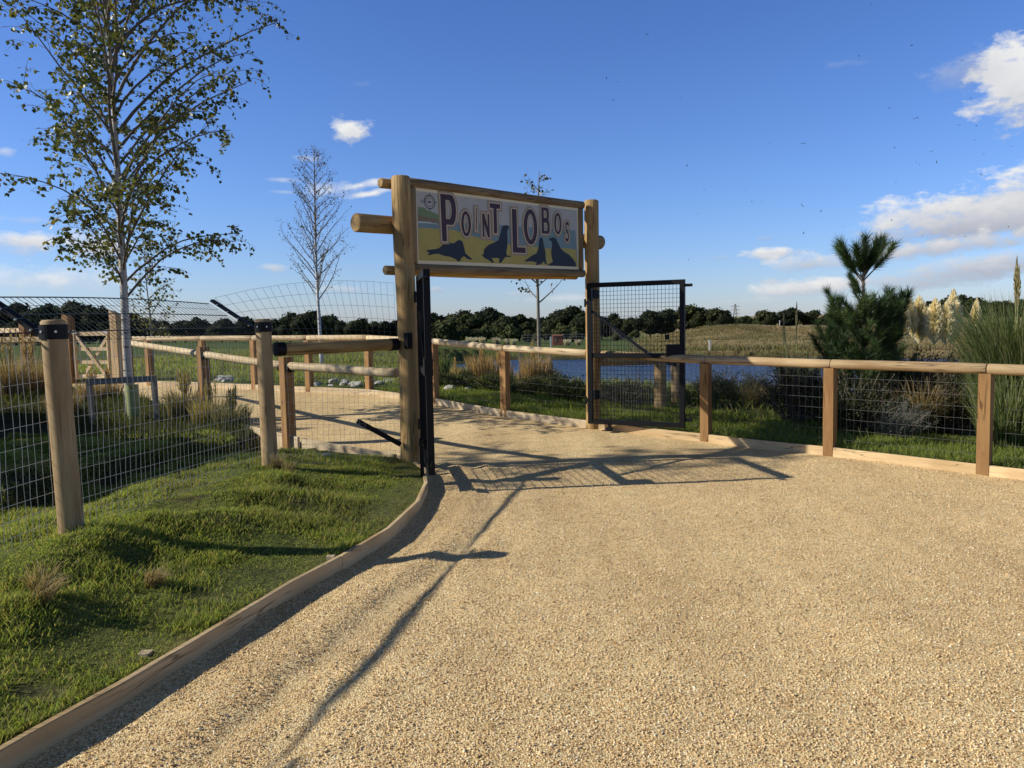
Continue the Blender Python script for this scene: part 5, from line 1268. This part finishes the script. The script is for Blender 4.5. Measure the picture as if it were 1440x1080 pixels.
# ------------------------------------------------------------------ far side details
def far_box(name, label, cat, u, v0, v1, wpx, D, mat, roof=None, group=None):
    a = (u - 720) / F; x = a * D; yh = YH - ROLL * (u - 720); z0, z1 = H + (yh - v0) * D / F, H + (yh - v1) * D / F; w = wpx * D / F
    th = thing(name, (x, D, z0), label, cat, group); mb = MB(); mb.box((0, 0, (z1 - z0) / 2 - .3), (w, w * .6, z1 - z0 + .6)); mb.build('wall', mat, th)
    mb = MB(); h = (z1 - z0); mb.add([(-w * .55, -w * .36, h), (w * .55, -w * .36, h), (w * .55, w * .36, h), (-w * .55, w * .36, h), (-w * .55, 0, h + w * .12), (w * .55, 0, h + w * .12)], [(0, 1, 5, 4), (2, 3, 4, 5), (1, 2, 5), (3, 0, 4), (3, 2, 1, 0)]); mb.build('roof', roof or mat, th)
    mb = MB(); mb.box((-w * .2, -w * .305, h * .4), (w * .16, .03, h * .7)); mb.build('door', M['greywood'], th)
    return th
far_box('shed', 'small red-brown shed across the pond, left of the right sign post', 'shed', 785, 481, 472, 14, 82, plain('red_brown_boards', (.26, .09, .05), rough=.8, var=.2, scale=8), plain('rusty_roof', (.2, .08, .05), rough=.8))
far_box('low_building', 'small white building below the round oaks', 'building', 1079, 462, 458.5, 9, 135, plain('white_render', (.7, .7, .68), rough=.8, var=.05), plain('grey_roof', (.3, .3, .32)))
far_box('low_building', 'low grey-white building left of the pine', 'building', 1138, 462, 459, 12, 138, plain('pale_render', (.5, .5, .5), rough=.8, var=.05), plain('grey_roof', (.25, .25, .27)))
def yard_fence():
    D = 84; x0, x1 = (735 - 720) / F * D, (845 - 720) / F * D; g = tz((x0 + x1) / 2, D); th = thing('yard_fence', (x0, D, g), 'grey post and wire fence around the far yard, beside the red-brown shed', 'fence')
    W = x1 - x0; mb = MB()
    for i in range(14):
        m2 = MB(); m2.box((W * i / 13, 0, .55), (.07, .07, 1.4)); m2.build('post', M['greywood'], th)
    for z in (.3, .6, .9, 1.18): mb.box((W / 2, -.05, z), (W, .03, .05))
    mb.build('rail', M['greywood'], th)
yard_fence()
def pylon():
    D = 420; x = (1034.5 - 720) / F * D; z0 = -6; th = thing('pylon', (x, D, z0), 'slim lattice electricity pylon far beyond the oaks', 'pylon'); h = 1.5 + (450 - 5.7 - 427.5) * D / F - z0; mb = MB()
    def lw(t): return 1.9 * (1 - t) + .25
    for sx in (-1, 1):
        for sy in (-1, 1): mb.tube([(sx * lw(0), sy * lw(0), 0), (sx * lw(.6) * .7, sy * lw(.6) * .7, h * .6), (sx * .2, sy * .2, h)], .11, 4)
    for i in range(9):
        t0, t1 = i / 9, (i + 1) / 9
        mb.tube([(-lw(t0) * .85, 0, h * t0), (lw(t1) * .85, 0, h * t1)], .07, 4); mb.tube([(lw(t0) * .85, 0, h * t0), (-lw(t1) * .85, 0, h * t1)], .07, 4)
    mb.build('mast', M['greywood'], th)
    for z in (.62, .76, .9):
        mb = MB(); mb.tube([(-2.6, 0, h * z), (2.6, 0, h * z)], .1, 4); mb.tube([(-2.6, 0, h * z), (0, 0, h * (z + .05))], .07, 4); mb.tube([(2.6, 0, h * z), (0, 0, h * (z + .05))], .07, 4); mb.build('cross_arm', M['greywood'], th)
pylon()
for u, y, h, lab in [(999, 43, .55, 'short white marker post on the far bank, right of the gate leaf'), (775.5, 60, .9, 'white marker post on the grass across the pond, below the red-brown shed'), (1097, 118, .9, 'tiny pale marker post on the meadow, left of the pine')]:
    x, y = at_px(u, y); g = tz(x, y); mb = MB(); mb.box((0, 0, h / 2), (.09, .09, h)); mb.box((0, 0, h + .02), (.12, .12, .04)); o = mb.build('marker_post', plain('white_paint', (.7, .68, .62), var=.1), None, (x, y, g)); tag(o, lab, 'marker post')
WH_B, WH_T = [(.28, .24, .14)], [(.62, .56, .44), (.55, .48, .36)]
for u in (660, 668, 680, 698, 702, 712, 722, 800, 815, 835):
    x, y = at_px(u + random.uniform(-2, 2), 78 + random.uniform(-4, 4)); tuft('pampas_clump', 'small cream pampas clump on the far bank of the pond', 'pampas grass', x, y, 130, .9, 1.0, WH_B, WH_T, .06, .45, 'cream pampas clumps on the far bank', mat='tuft')

# ------------------------------------------------------------------ stones
ROCKS = []
def rock_mesh(seed):
    bm = bmesh.new(); bmesh.ops.create_icosphere(bm, subdivisions=2, radius=1); r = random.Random(seed); k = [Vector((r.uniform(-1, 1), r.uniform(-1, 1), r.uniform(-1, 1))).normalized() for _ in range(9)]; c = [r.uniform(.55, .85) for _ in k]
    for v in bm.verts:
        for a, b in zip(k, c):
            t = v.co.dot(a)
            if t > b: v.co -= a * (t - b)
        v.co.z *= .65
    return me_from_bm('stone', bm)
for k in range(5): ROCKS.append(rock_mesh(k))
M['rock'] = plain('pale_limestone', (.46, .43, .38), rough=.9, var=.3, scale=14, bump=.6)
def rocks(label, group, u0, u1, y0, y1, n, s0, s1, seed):
    r = random.Random(seed)
    for i in range(n):
        y = r.uniform(y0, y1); x = (r.uniform(u0, u1) - 720) / F * y; s = r.uniform(s0, s1)
        o = link('stone', ROCKS[r.randrange(5)], M['rock'], None, (x, y, tz(x, y) + s * .25)); o.scale = (s * r.uniform(.8, 1.4), s, s); o.rotation_euler = (r.uniform(-.3, .3), r.uniform(-.3, .3), r.uniform(0, 6.28)); tag(o, label, 'stone', group)
rocks('pale stone in the heap behind the far fence, left of the second round post', 'heap of stones left of the second round post', 300, 326, 15.8, 16.8, 12, .06, .13, 1)
rocks('pale stone behind the far fence, between second round post and left sign post', 'stones left of the sign post', 440, 556, 14.0, 15.4, 18, .05, .12, 2)
rocks('pale stone in the grass behind the sunlit fence through the gateway', 'stones seen through the gateway', 622, 690, 12.8, 13.6, 9, .06, .13, 3)
o = link('stone', ROCKS[1], M['rock'], None, (-1.93, 7.85, tz(-1.93, 7.85) + .03)); o.scale = (.06, .05, .05); tag(o, 'small white stone on the grass right of the second round post', 'stone')

# ------------------------------------------------------------------ planting behind the right fence
def pine():
    random.seed(5); x, y = at_px(1213, 10.1); g = tz(x, y); th = thing('pine_tree', (x, y, g), 'young long-needled pine with one tall leading shoot behind the right-hand fence', 'pine')
    tp = [Vector((.0, 0, 0)), Vector((.02, 0, .5)), Vector((-.01, 0, 1.0)), Vector((.01, 0, 1.45)), Vector((.0, 0, 1.9))]; Ht = 1.9
    mb = MB(); mb.tube(tp, [.05, .045, .035, .026, .014], 9); mb.build('trunk', M['bark'], th, smooth=True)
    br = MB(); NP = []; ND = []; NC = []
    def needles(path, t0, t1, n, ln, col):
        for _ in range(n):
            q, d = at_t(path, random.uniform(t0, t1)); r = Vector((random.gauss(0, 1), random.gauss(0, 1), random.gauss(0, 1))); r = (r - d * r.dot(d)).normalized()
            v = (d * random.uniform(.5, 1.25) + r * random.uniform(.35, 1.15) + Vector((0, 0, .12))).normalized(); NP.append(q); ND.append(v * ln * random.uniform(.75, 1.15)); NC.append(np.array(col) * random.uniform(.7, 1.25))
    cols = [(.050, .088, .024), (.07, .112, .03), (.038, .068, .022), (.09, .125, .032)]
    def shoot(p, d, L, r, ln=.12, dens=430, t0=.25):
        sp = limb_path(p, d, L, 6, .55, .08); br.tube(sp, [r * (1 - .6 * i / 6) for i in range(7)], 5, False); needles(sp, t0, 1.0, int(dens * L + 60), ln, random.choice(cols)); return sp
    # top candelabra on the leader
    top = tp[-1]
    shoot(top - Vector((0, 0, .05)), Vector((.05, 0, 1)), .55, .014, .15, 900, .15)
    for k in range(13):
        a = k * .9 + .3; shoot(top - Vector((0, 0, random.uniform(0, .1))), Vector((math.cos(a) * .8, math.sin(a) * .8, .8)), random.uniform(.42, .62), .011, .15, 700, .3)
    needles(tp, .86, .98, 90, .08, cols[2])
    # middle whorl
    for a, L, z in [(2.7, .34, 1.64), (3.4, .32, 1.58), (2.2, .30, 1.66), (3.0, .30, 1.52), (-.4, .26, 1.36), (.6, .26, 1.34)]: shoot(Vector((0, 0, z)), Vector((math.cos(a) * .7, math.sin(a) * .7, .8)), L, .010, .10, 560, .3)
    # broad lower branches
    for z, nb, Lb in [(1.22, 4, .40), (1.05, 5, .58), (.80, 7, .70), (.52, 7, .68), (.28, 5, .6)]:
        for k in range(nb):
            a = 2 * PI * (k + random.uniform(-.25, .25)) / nb + z * 3; L = Lb * random.uniform(.75, 1.15)
            bp = shoot(Vector((0, 0, z)), Vector((math.cos(a), math.sin(a), .32)), L, .016, .145, 360, .35)
            for j in range(4):
                q, d = at_t(bp, .35 + .17 * j); s = 1 if j % 2 else -1; sd_ = Vector((-d.y * s, d.x * s, .55)); shoot(q, d * .6 + sd_ * .8, random.uniform(.2, .34), .008, .14, 560, .1)
    # the big right-hand limb with its own upright head
    bp = limb_path(Vector((0, 0, .75)), Vector((1, -.1, .75)), .74, 7, .75, .05); br.tube(bp, [.022 - .0018 * i for i in range(8)], 6, False); needles(bp, .4, 1, 260, .11, cols[0])
    for k in range(7):
        a = k * .9; shoot(bp[-1], Vector((math.cos(a) * .6, math.sin(a) * .6, .9)), random.uniform(.28, .42), .009, .14, 600, .05)
    for j in range(5):
        q, d = at_t(bp, .4 + .11 * j); shoot(q, Vector((random.uniform(-.3, .6), random.uniform(-.8, .8), .6)), .36, .009, .14, 520, .1)
    br.build('branches', M['bark'], th, smooth=True)
    P = np.array([tuple(p) for p in NP]); D = np.array([tuple(d) for d in ND]); n = len(P); s = np.cross(D, RNG.normal(size=(n, 3))); s /= np.linalg.norm(s, axis=1)[:, None] + 1e-9; s *= .0032
    V = np.stack([P - s, P + s, P + D], 1).reshape(-1, 3); link('needles', mesh_np('needles', V, [np.arange(n * 3).reshape(-1, 3)], np.repeat(np.array(NC), 3, 0)), M['needle'], th)
pine()

def plume(mb, p, d, L, R, col, n=420):
    for _ in range(n):
        t = random.random() ** .75; prof = math.sin(PI * min(1, (.03 + .97 * t))) ** .75 * (1 - .25 * t); a = random.uniform(0, 6.28); c = p + d * (L * t); o = Vector((math.cos(a), math.sin(a), 0)); rr = R * prof * random.uniform(.25, 1.0)
        q = c + o * rr + Vector((0, 0, random.uniform(.02, .07))); s = o.cross(Vector((0, 0, 1))) * .007; mb.cur = tuple(np.array(col) * random.uniform(.72, 1.1)); mb.add([c + o * rr * .2 - s, c + o * rr * .2 + s, q + s * .6 + Vector((0, 0, .03)), q - s * .6], [(0, 1, 2, 3)])
def pampas():
    random.seed(8); x, y = at_px(1312, 12.8); g = tz(x, y)
    th = tuft('pampas_clump', 'pampas grass with fat cream plumes between the pine and the tall reeds', 'pampas grass', x, y, 1500, 1.15, .5, [(.12, .11, .04), (.16, .13, .06)], [(.24, .20, .09), (.32, .25, .13), (.16, .15, .06)], .011, .95, r0=.28, droop=.25)
    for (u, vt, vb, R) in [(1268, 427, 465, .045), (1283, 422, 462, .06), (1297, 421, 470, .10), (1308, 424, 472, .085), (1322, 428, 474, .075), (1332, 424, 472, .06), (1344, 411, 470, .075), (1361, 424, 468, .05), (1373, 450, 470, .03)]:
        yh = YH - ROLL * (u - 720); px = (u - 1312) / F * y; yy = random.uniform(-.25, .2); zt = H + (yh - vt) * (y + yy) / F - g; zb = H + (yh - vb - 12) * (y + yy) / F - g
        p = Vector((px, yy, zb)); d = Vector((random.uniform(-.06, .06) + (-.10 if u < 1285 else 0), 0, 1)).normalized(); mb = MB(); plume(mb, p, d, zt - zb, R * 2.3, (.90, .82, .68), 1900); mb.build('plume', M['plume'], th, col=True)
        mb = MB(); mb.tube([(px * .25, yy * .3, 0), (px * .8, yy * .8, zb * .6), tuple(p), tuple(p + d * (zt - zb) * .8)], [.007, .006, .005, .003], 5, False); mb.build('stem', plain('straw_stem', (.40, .32, .16), var=.2), th)
pampas()
RD_B, RD_T = [(.07, .10, .030), (.055, .085, .028), (.10, .12, .04)], [(.10, .15, .045), (.14, .18, .06), (.20, .21, .09), (.08, .12, .04)]
th = tuft('reed_clump', 'tall bright green reed grass with slender flower spikes at the right edge of the photo', 'reed grass', *at_px(1436, 8.7), 3600, 2.05, .6, RD_B, RD_T + [(.24, .24, .10)], .010, .42, r0=.30, droop=.15)
for (px, yy, zt) in [(-.14, -.1, 2.0), (.02, .1, 1.9), (.35, 0, 2.1)]:
    mb = MB(); mb.tube([(px * .5, yy, 0), (px * .9, yy, 1.0), (px, yy, zt)], [.009, .008, .005], 5, False); mb.build('stem', plain('green_straw_stem', (.30, .30, .12), var=.2), th)
    mb = MB(); plume(mb, Vector((px, yy, zt - .42)), Vector((0, 0, 1)), .46, .032, (.50, .43, .24), 260); mb.build('flower_spike', M['plume'], th, col=True)
tuft('reed_clump', 'short bright green reeds below the rail at the right edge of the photo', 'reed grass', *at_px(1428, 8.0), 900, 1.15, .5, RD_B, RD_T + [(.24, .26, .10)], .009, .5, r0=.3, droop=.15)
tuft('reed_clump', 'second clump of arching reed grass left of the nearest square post, in shade', 'reed grass', *at_px(1375, 10.6), 1100, 1.35, .6, [(.13, .10, .04)], [(.27, .20, .085), (.20, .16, .07), (.34, .25, .11)], .011, .8, r0=.3, droop=.22)
tuft('reed_spikes', 'slim green grass clump with two pale flower spikes, left of the pine', 'reed grass', *at_px(1122, 11.2), 420, 1.15, .5, RD_B, [(.16, .17, .07), (.22, .2, .09)], .010, .45, r0=.16, droop=.1)
th = [o for o in COL.objects if o.name.startswith('reed_spikes')][0]
for (px, zt) in [(-.20, 1.30), (-.015, 1.50)]:
    mb = MB(); mb.tube([(px * .3, 0, 0), (px, 0, zt)], [.007, .005], 5, False); mb.build('stem', plain('pale_green_stem', (.32, .32, .14), var=.2), th)
    mb = MB(); plume(mb, Vector((px, 0, zt - .36)), Vector((0, 0, 1)), .38, .022, (.52, .47, .28), 170); mb.build('flower_spike', M['plume'], th, col=True)

M['shrub'] = leafmat('matt_shrub_leaves', trans=.25, rough=.75, spec=.1)
def shrub(name, label, x, y, w, h, n, pal, leaf, stems=40, stem_col=(.07, .045, .03), asp=.6, z0=.05, twiggy=.0, cat='shrub'):
    n = int(n * 2.6); leaf *= .58
    g = tz(x, y); th = thing(name, (x, y, g), label, cat); st = MB(); st.cur = stem_col; LP = []
    for k in range(stems):
        a = random.uniform(0, 6.28); r = math.sqrt(random.random()); tip = Vector((math.cos(a) * r * w / 2, math.sin(a) * r * w / 2, h * random.uniform(.55, 1.05) * math.sqrt(max(.15, 1 - r * r * .7)))); b = Vector((tip.x * .25, tip.y * .25, 0)); mid = b.lerp(tip, .5) + Vector((random.uniform(-.05, .05), random.uniform(-.05, .05), .03)) * w
        path = [b, mid, tip]; st.tube(path, [.008, .005, .0025], 4, False)
        for j in range(3):
            q, d = at_t(path, random.uniform(.35, .9)); t2 = q + (d + Vector((random.uniform(-.8, .8), random.uniform(-.8, .8), random.uniform(-.2, .6)))).normalized() * w * random.uniform(.1, .22); st.tube([q, t2], [.004, .0018], 3, False)
            for i in range(int(n / stems / 5)): p = q.lerp(t2, random.random()); LP.append((p.x + random.gauss(0, .02), p.y + random.gauss(0, .02), max(z0, p.z + random.gauss(0, .02))))
        for i in range(int(n / stems * .45)): p, _ = at_t(path, random.uniform(.2, 1)); LP.append((p.x + random.gauss(0, .03), p.y + random.gauss(0, .03), max(z0, p.z + random.gauss(0, .03))))
    st.build('stems', M['bark'], th)
    P = np.array(LP); m = len(P); V, Fq, C = leaf_cards(P, RNG.uniform(.6, 1.3, m) * leaf, pick(pal, m, .25), aspect=asp); link('foliage', mesh_np('foliage', V, [Fq], C), M['shrub'], th)
    return th
BRN = [(.075, .05, .03), (.055, .038, .022), (.11, .075, .04), (.05, .05, .022)]; DGR = [(.028, .038, .014), (.04, .05, .018), (.022, .028, .012), (.06, .06, .025)]
random.seed(12)
shrub('brown_shrub', 'dark reddish-brown twiggy shrub between two square posts, left of the pine', *at_px(1122, 9.9), .95, .92, 2300, BRN, .05, 90, (.06, .03, .022))
shrub('dark_shrub', 'dense dark green shrub under the pine behind the right-hand fence', *at_px(1205, 9.2), 1.3, .75, 3200, DGR, .055, 70)
shrub('dark_shrub', 'dark brown shrub behind the silver-leaved bush', *at_px(1290, 10.3), 1.6, 1.05, 4200, BRN + DGR[:1], .055, 100)
shrub('dark_shrub', 'dark shaded shrub just left of the nearest square post', *at_px(1345, 9.4), 1.1, .85, 3000, BRN + DGR, .055, 70)
shrub('silver_shrub', 'low silver-grey leaved bush close behind the right-hand fence', *at_px(1268, 8.75), .75, .46, 2600, [(.17, .20, .17), (.22, .25, .21), (.12, .15, .12)], .035, 70, (.12, .12, .10), .3)
shrub('dark_shrub', 'olive shrub at the right edge of the photo under the reed grass', *at_px(1430, 8.3), .9, .55, 2000, [(.10, .11, .035), (.14, .14, .05), (.07, .08, .03)], .05, 50)
shrub('green_shrub', 'low yellow-green weeds on the pond bank right of the gate leaf', *at_px(1040, 12.2), 1.6, .33, 2600, [(.12, .12, .04), (.17, .15, .06), (.09, .10, .03), (.2, .16, .08)], .05, 90)
shrub('green_shrub', 'bright green weeds at the latch end of the right gate leaf', *at_px(985, 11.2), .6, .35, 1000, [(.07, .10, .025), (.10, .13, .035)], .05, 50)
shrub('heather_bush', 'grey-green bushy plant at the foot of the mesh wing behind the right gate leaf', *at_px(880, 11.3), 1.0, .42, 2400, [(.07, .08, .04), (.11, .11, .06), (.05, .06, .03)], .035, 80)
shrub('autumn_shrub', 'yellow-orange autumn shrub behind the tall reeds at the right', *at_px(1402, 13.5), 1.5, 1.9, 3200, [(.16, .12, .03), (.20, .13, .035), (.11, .10, .03)], .07, 70)
for u, y, w, h, lab in [(640, 13.4, .9, .35, 'low dark green plant behind the sunlit fence, near the stones'), (700, 13.0, .9, .30, 'low green plant behind the middle square post'), (770, 12.4, 1.0, .32, 'low green plant left of the right sign post'), (800, 11.8, .8, .35, 'dark weedy mound beside the right sign post'), (735, 12.4, .8, .25, 'low brown-green plant between the middle square post and the right sign post')]:
    shrub('ground_plant', lab, *at_px(u, y), w, h, 1500, [(.06, .085, .022), (.09, .12, .03), (.12, .11, .04)], .05, 50, cat='plant')
for u, y, h, n, lab in [(1150, 10.2, .95, 620, 'tan arching grass clump below the rail, left of the pine stem'), (1180, 9.4, .55, 420, 'small straw grass clump at the foot of the pine'), (1300, 9.4, .9, 620, 'tan arching grass clump behind the silver-leaved bush'), (1330, 10.4, 1.2, 800, 'brown upright grass clump under the pampas plumes'), (1255, 10.2, .85, 560, 'dry grass clump between the pine and the pampas plumes'), (1060, 11.4, .5, 300, 'pale dry grass clump on the bank right of the first square post')]:
    tuft('grass_clump', lab, 'grass clump', *at_px(u, y), n, h, .6, [(.15, .11, .05), (.11, .09, .04)], [(.36, .27, .14), (.28, .21, .10), (.42, .33, .18)], .008, .85, 'tan grass clumps behind the right-hand fence', droop=.2, r0=.14)
tuft('reed_clump', 'narrow green reeds by the first square post right of the left gate leaf', 'reed grass', *at_px(622, 13.6), 260, .8, .4, RD_B, RD_T, .012, .3, droop=.06)

# ------------------------------------------------------------------ birds high over the pond
def birds():
    mb = MB(); mb.add([(-.02, -.10, 0), (.02, -.10, 0), (.028, .03, .012), (0, .12, 0), (-.028, .03, .012), (0, 0, -.03)], [(0, 1, 2, 3, 4), (1, 0, 5), (2, 1, 5), (3, 2, 5), (4, 3, 5), (0, 4, 5)])
    for s in (-1, 1): mb.add([(s * .02, -.03, .01), (s * .02, .05, .01), (s * .13, .05, .055), (s * .25, -.03, .03), (s * .13, -.015, .05)], [(0, 1, 2, 3, 4) if s > 0 else (4, 3, 2, 1, 0)])
    me = mb.mesh('bird'); mt = plain('dark_bird', (.09, .09, .11), rough=.8)
    spots = [(910, 49), (853, 110), (870, 115), (863, 141), (958, 137), (966, 233), (990, 267), (1082, 201), (1127, 202), (1131, 202), (1046, 268), (1057, 284), (1071, 283), (1128, 289), (1154, 297), (1130, 328), (1185, 319), (1208, 79), (1251, 152), (1286, 167), (1290, 166), (1258, 208), (1288, 228), (1293, 231), (1310, 213), (1317, 228), (1353, 85), (1365, 138), (1370, 197), (1373, 177), (1384, 217), (1348, 176), (1226, 6), (1254, 310), (1297, 332), (1357, 333), (1418, 319), (1174, 348), (1125, 353), (1260, 257), (1380, 246), (1421, 206), (1282, 64), (982, 300), (968, 365)]
    r = random.Random(3)
    for u, v in spots:
        d = sight(u, v); p = Vector((0, 0, H)) + d * r.uniform(52, 80); o = link('bird', me, mt, None, p); o.rotation_euler = (r.uniform(-.3, .3), r.uniform(-.6, .6), r.uniform(0, 6.28)); o.scale = [r.uniform(.5, .8)] * 3; tag(o, 'tiny dark bird flying in the blue sky over the pond', 'bird', 'birds scattered across the sky')
birds()
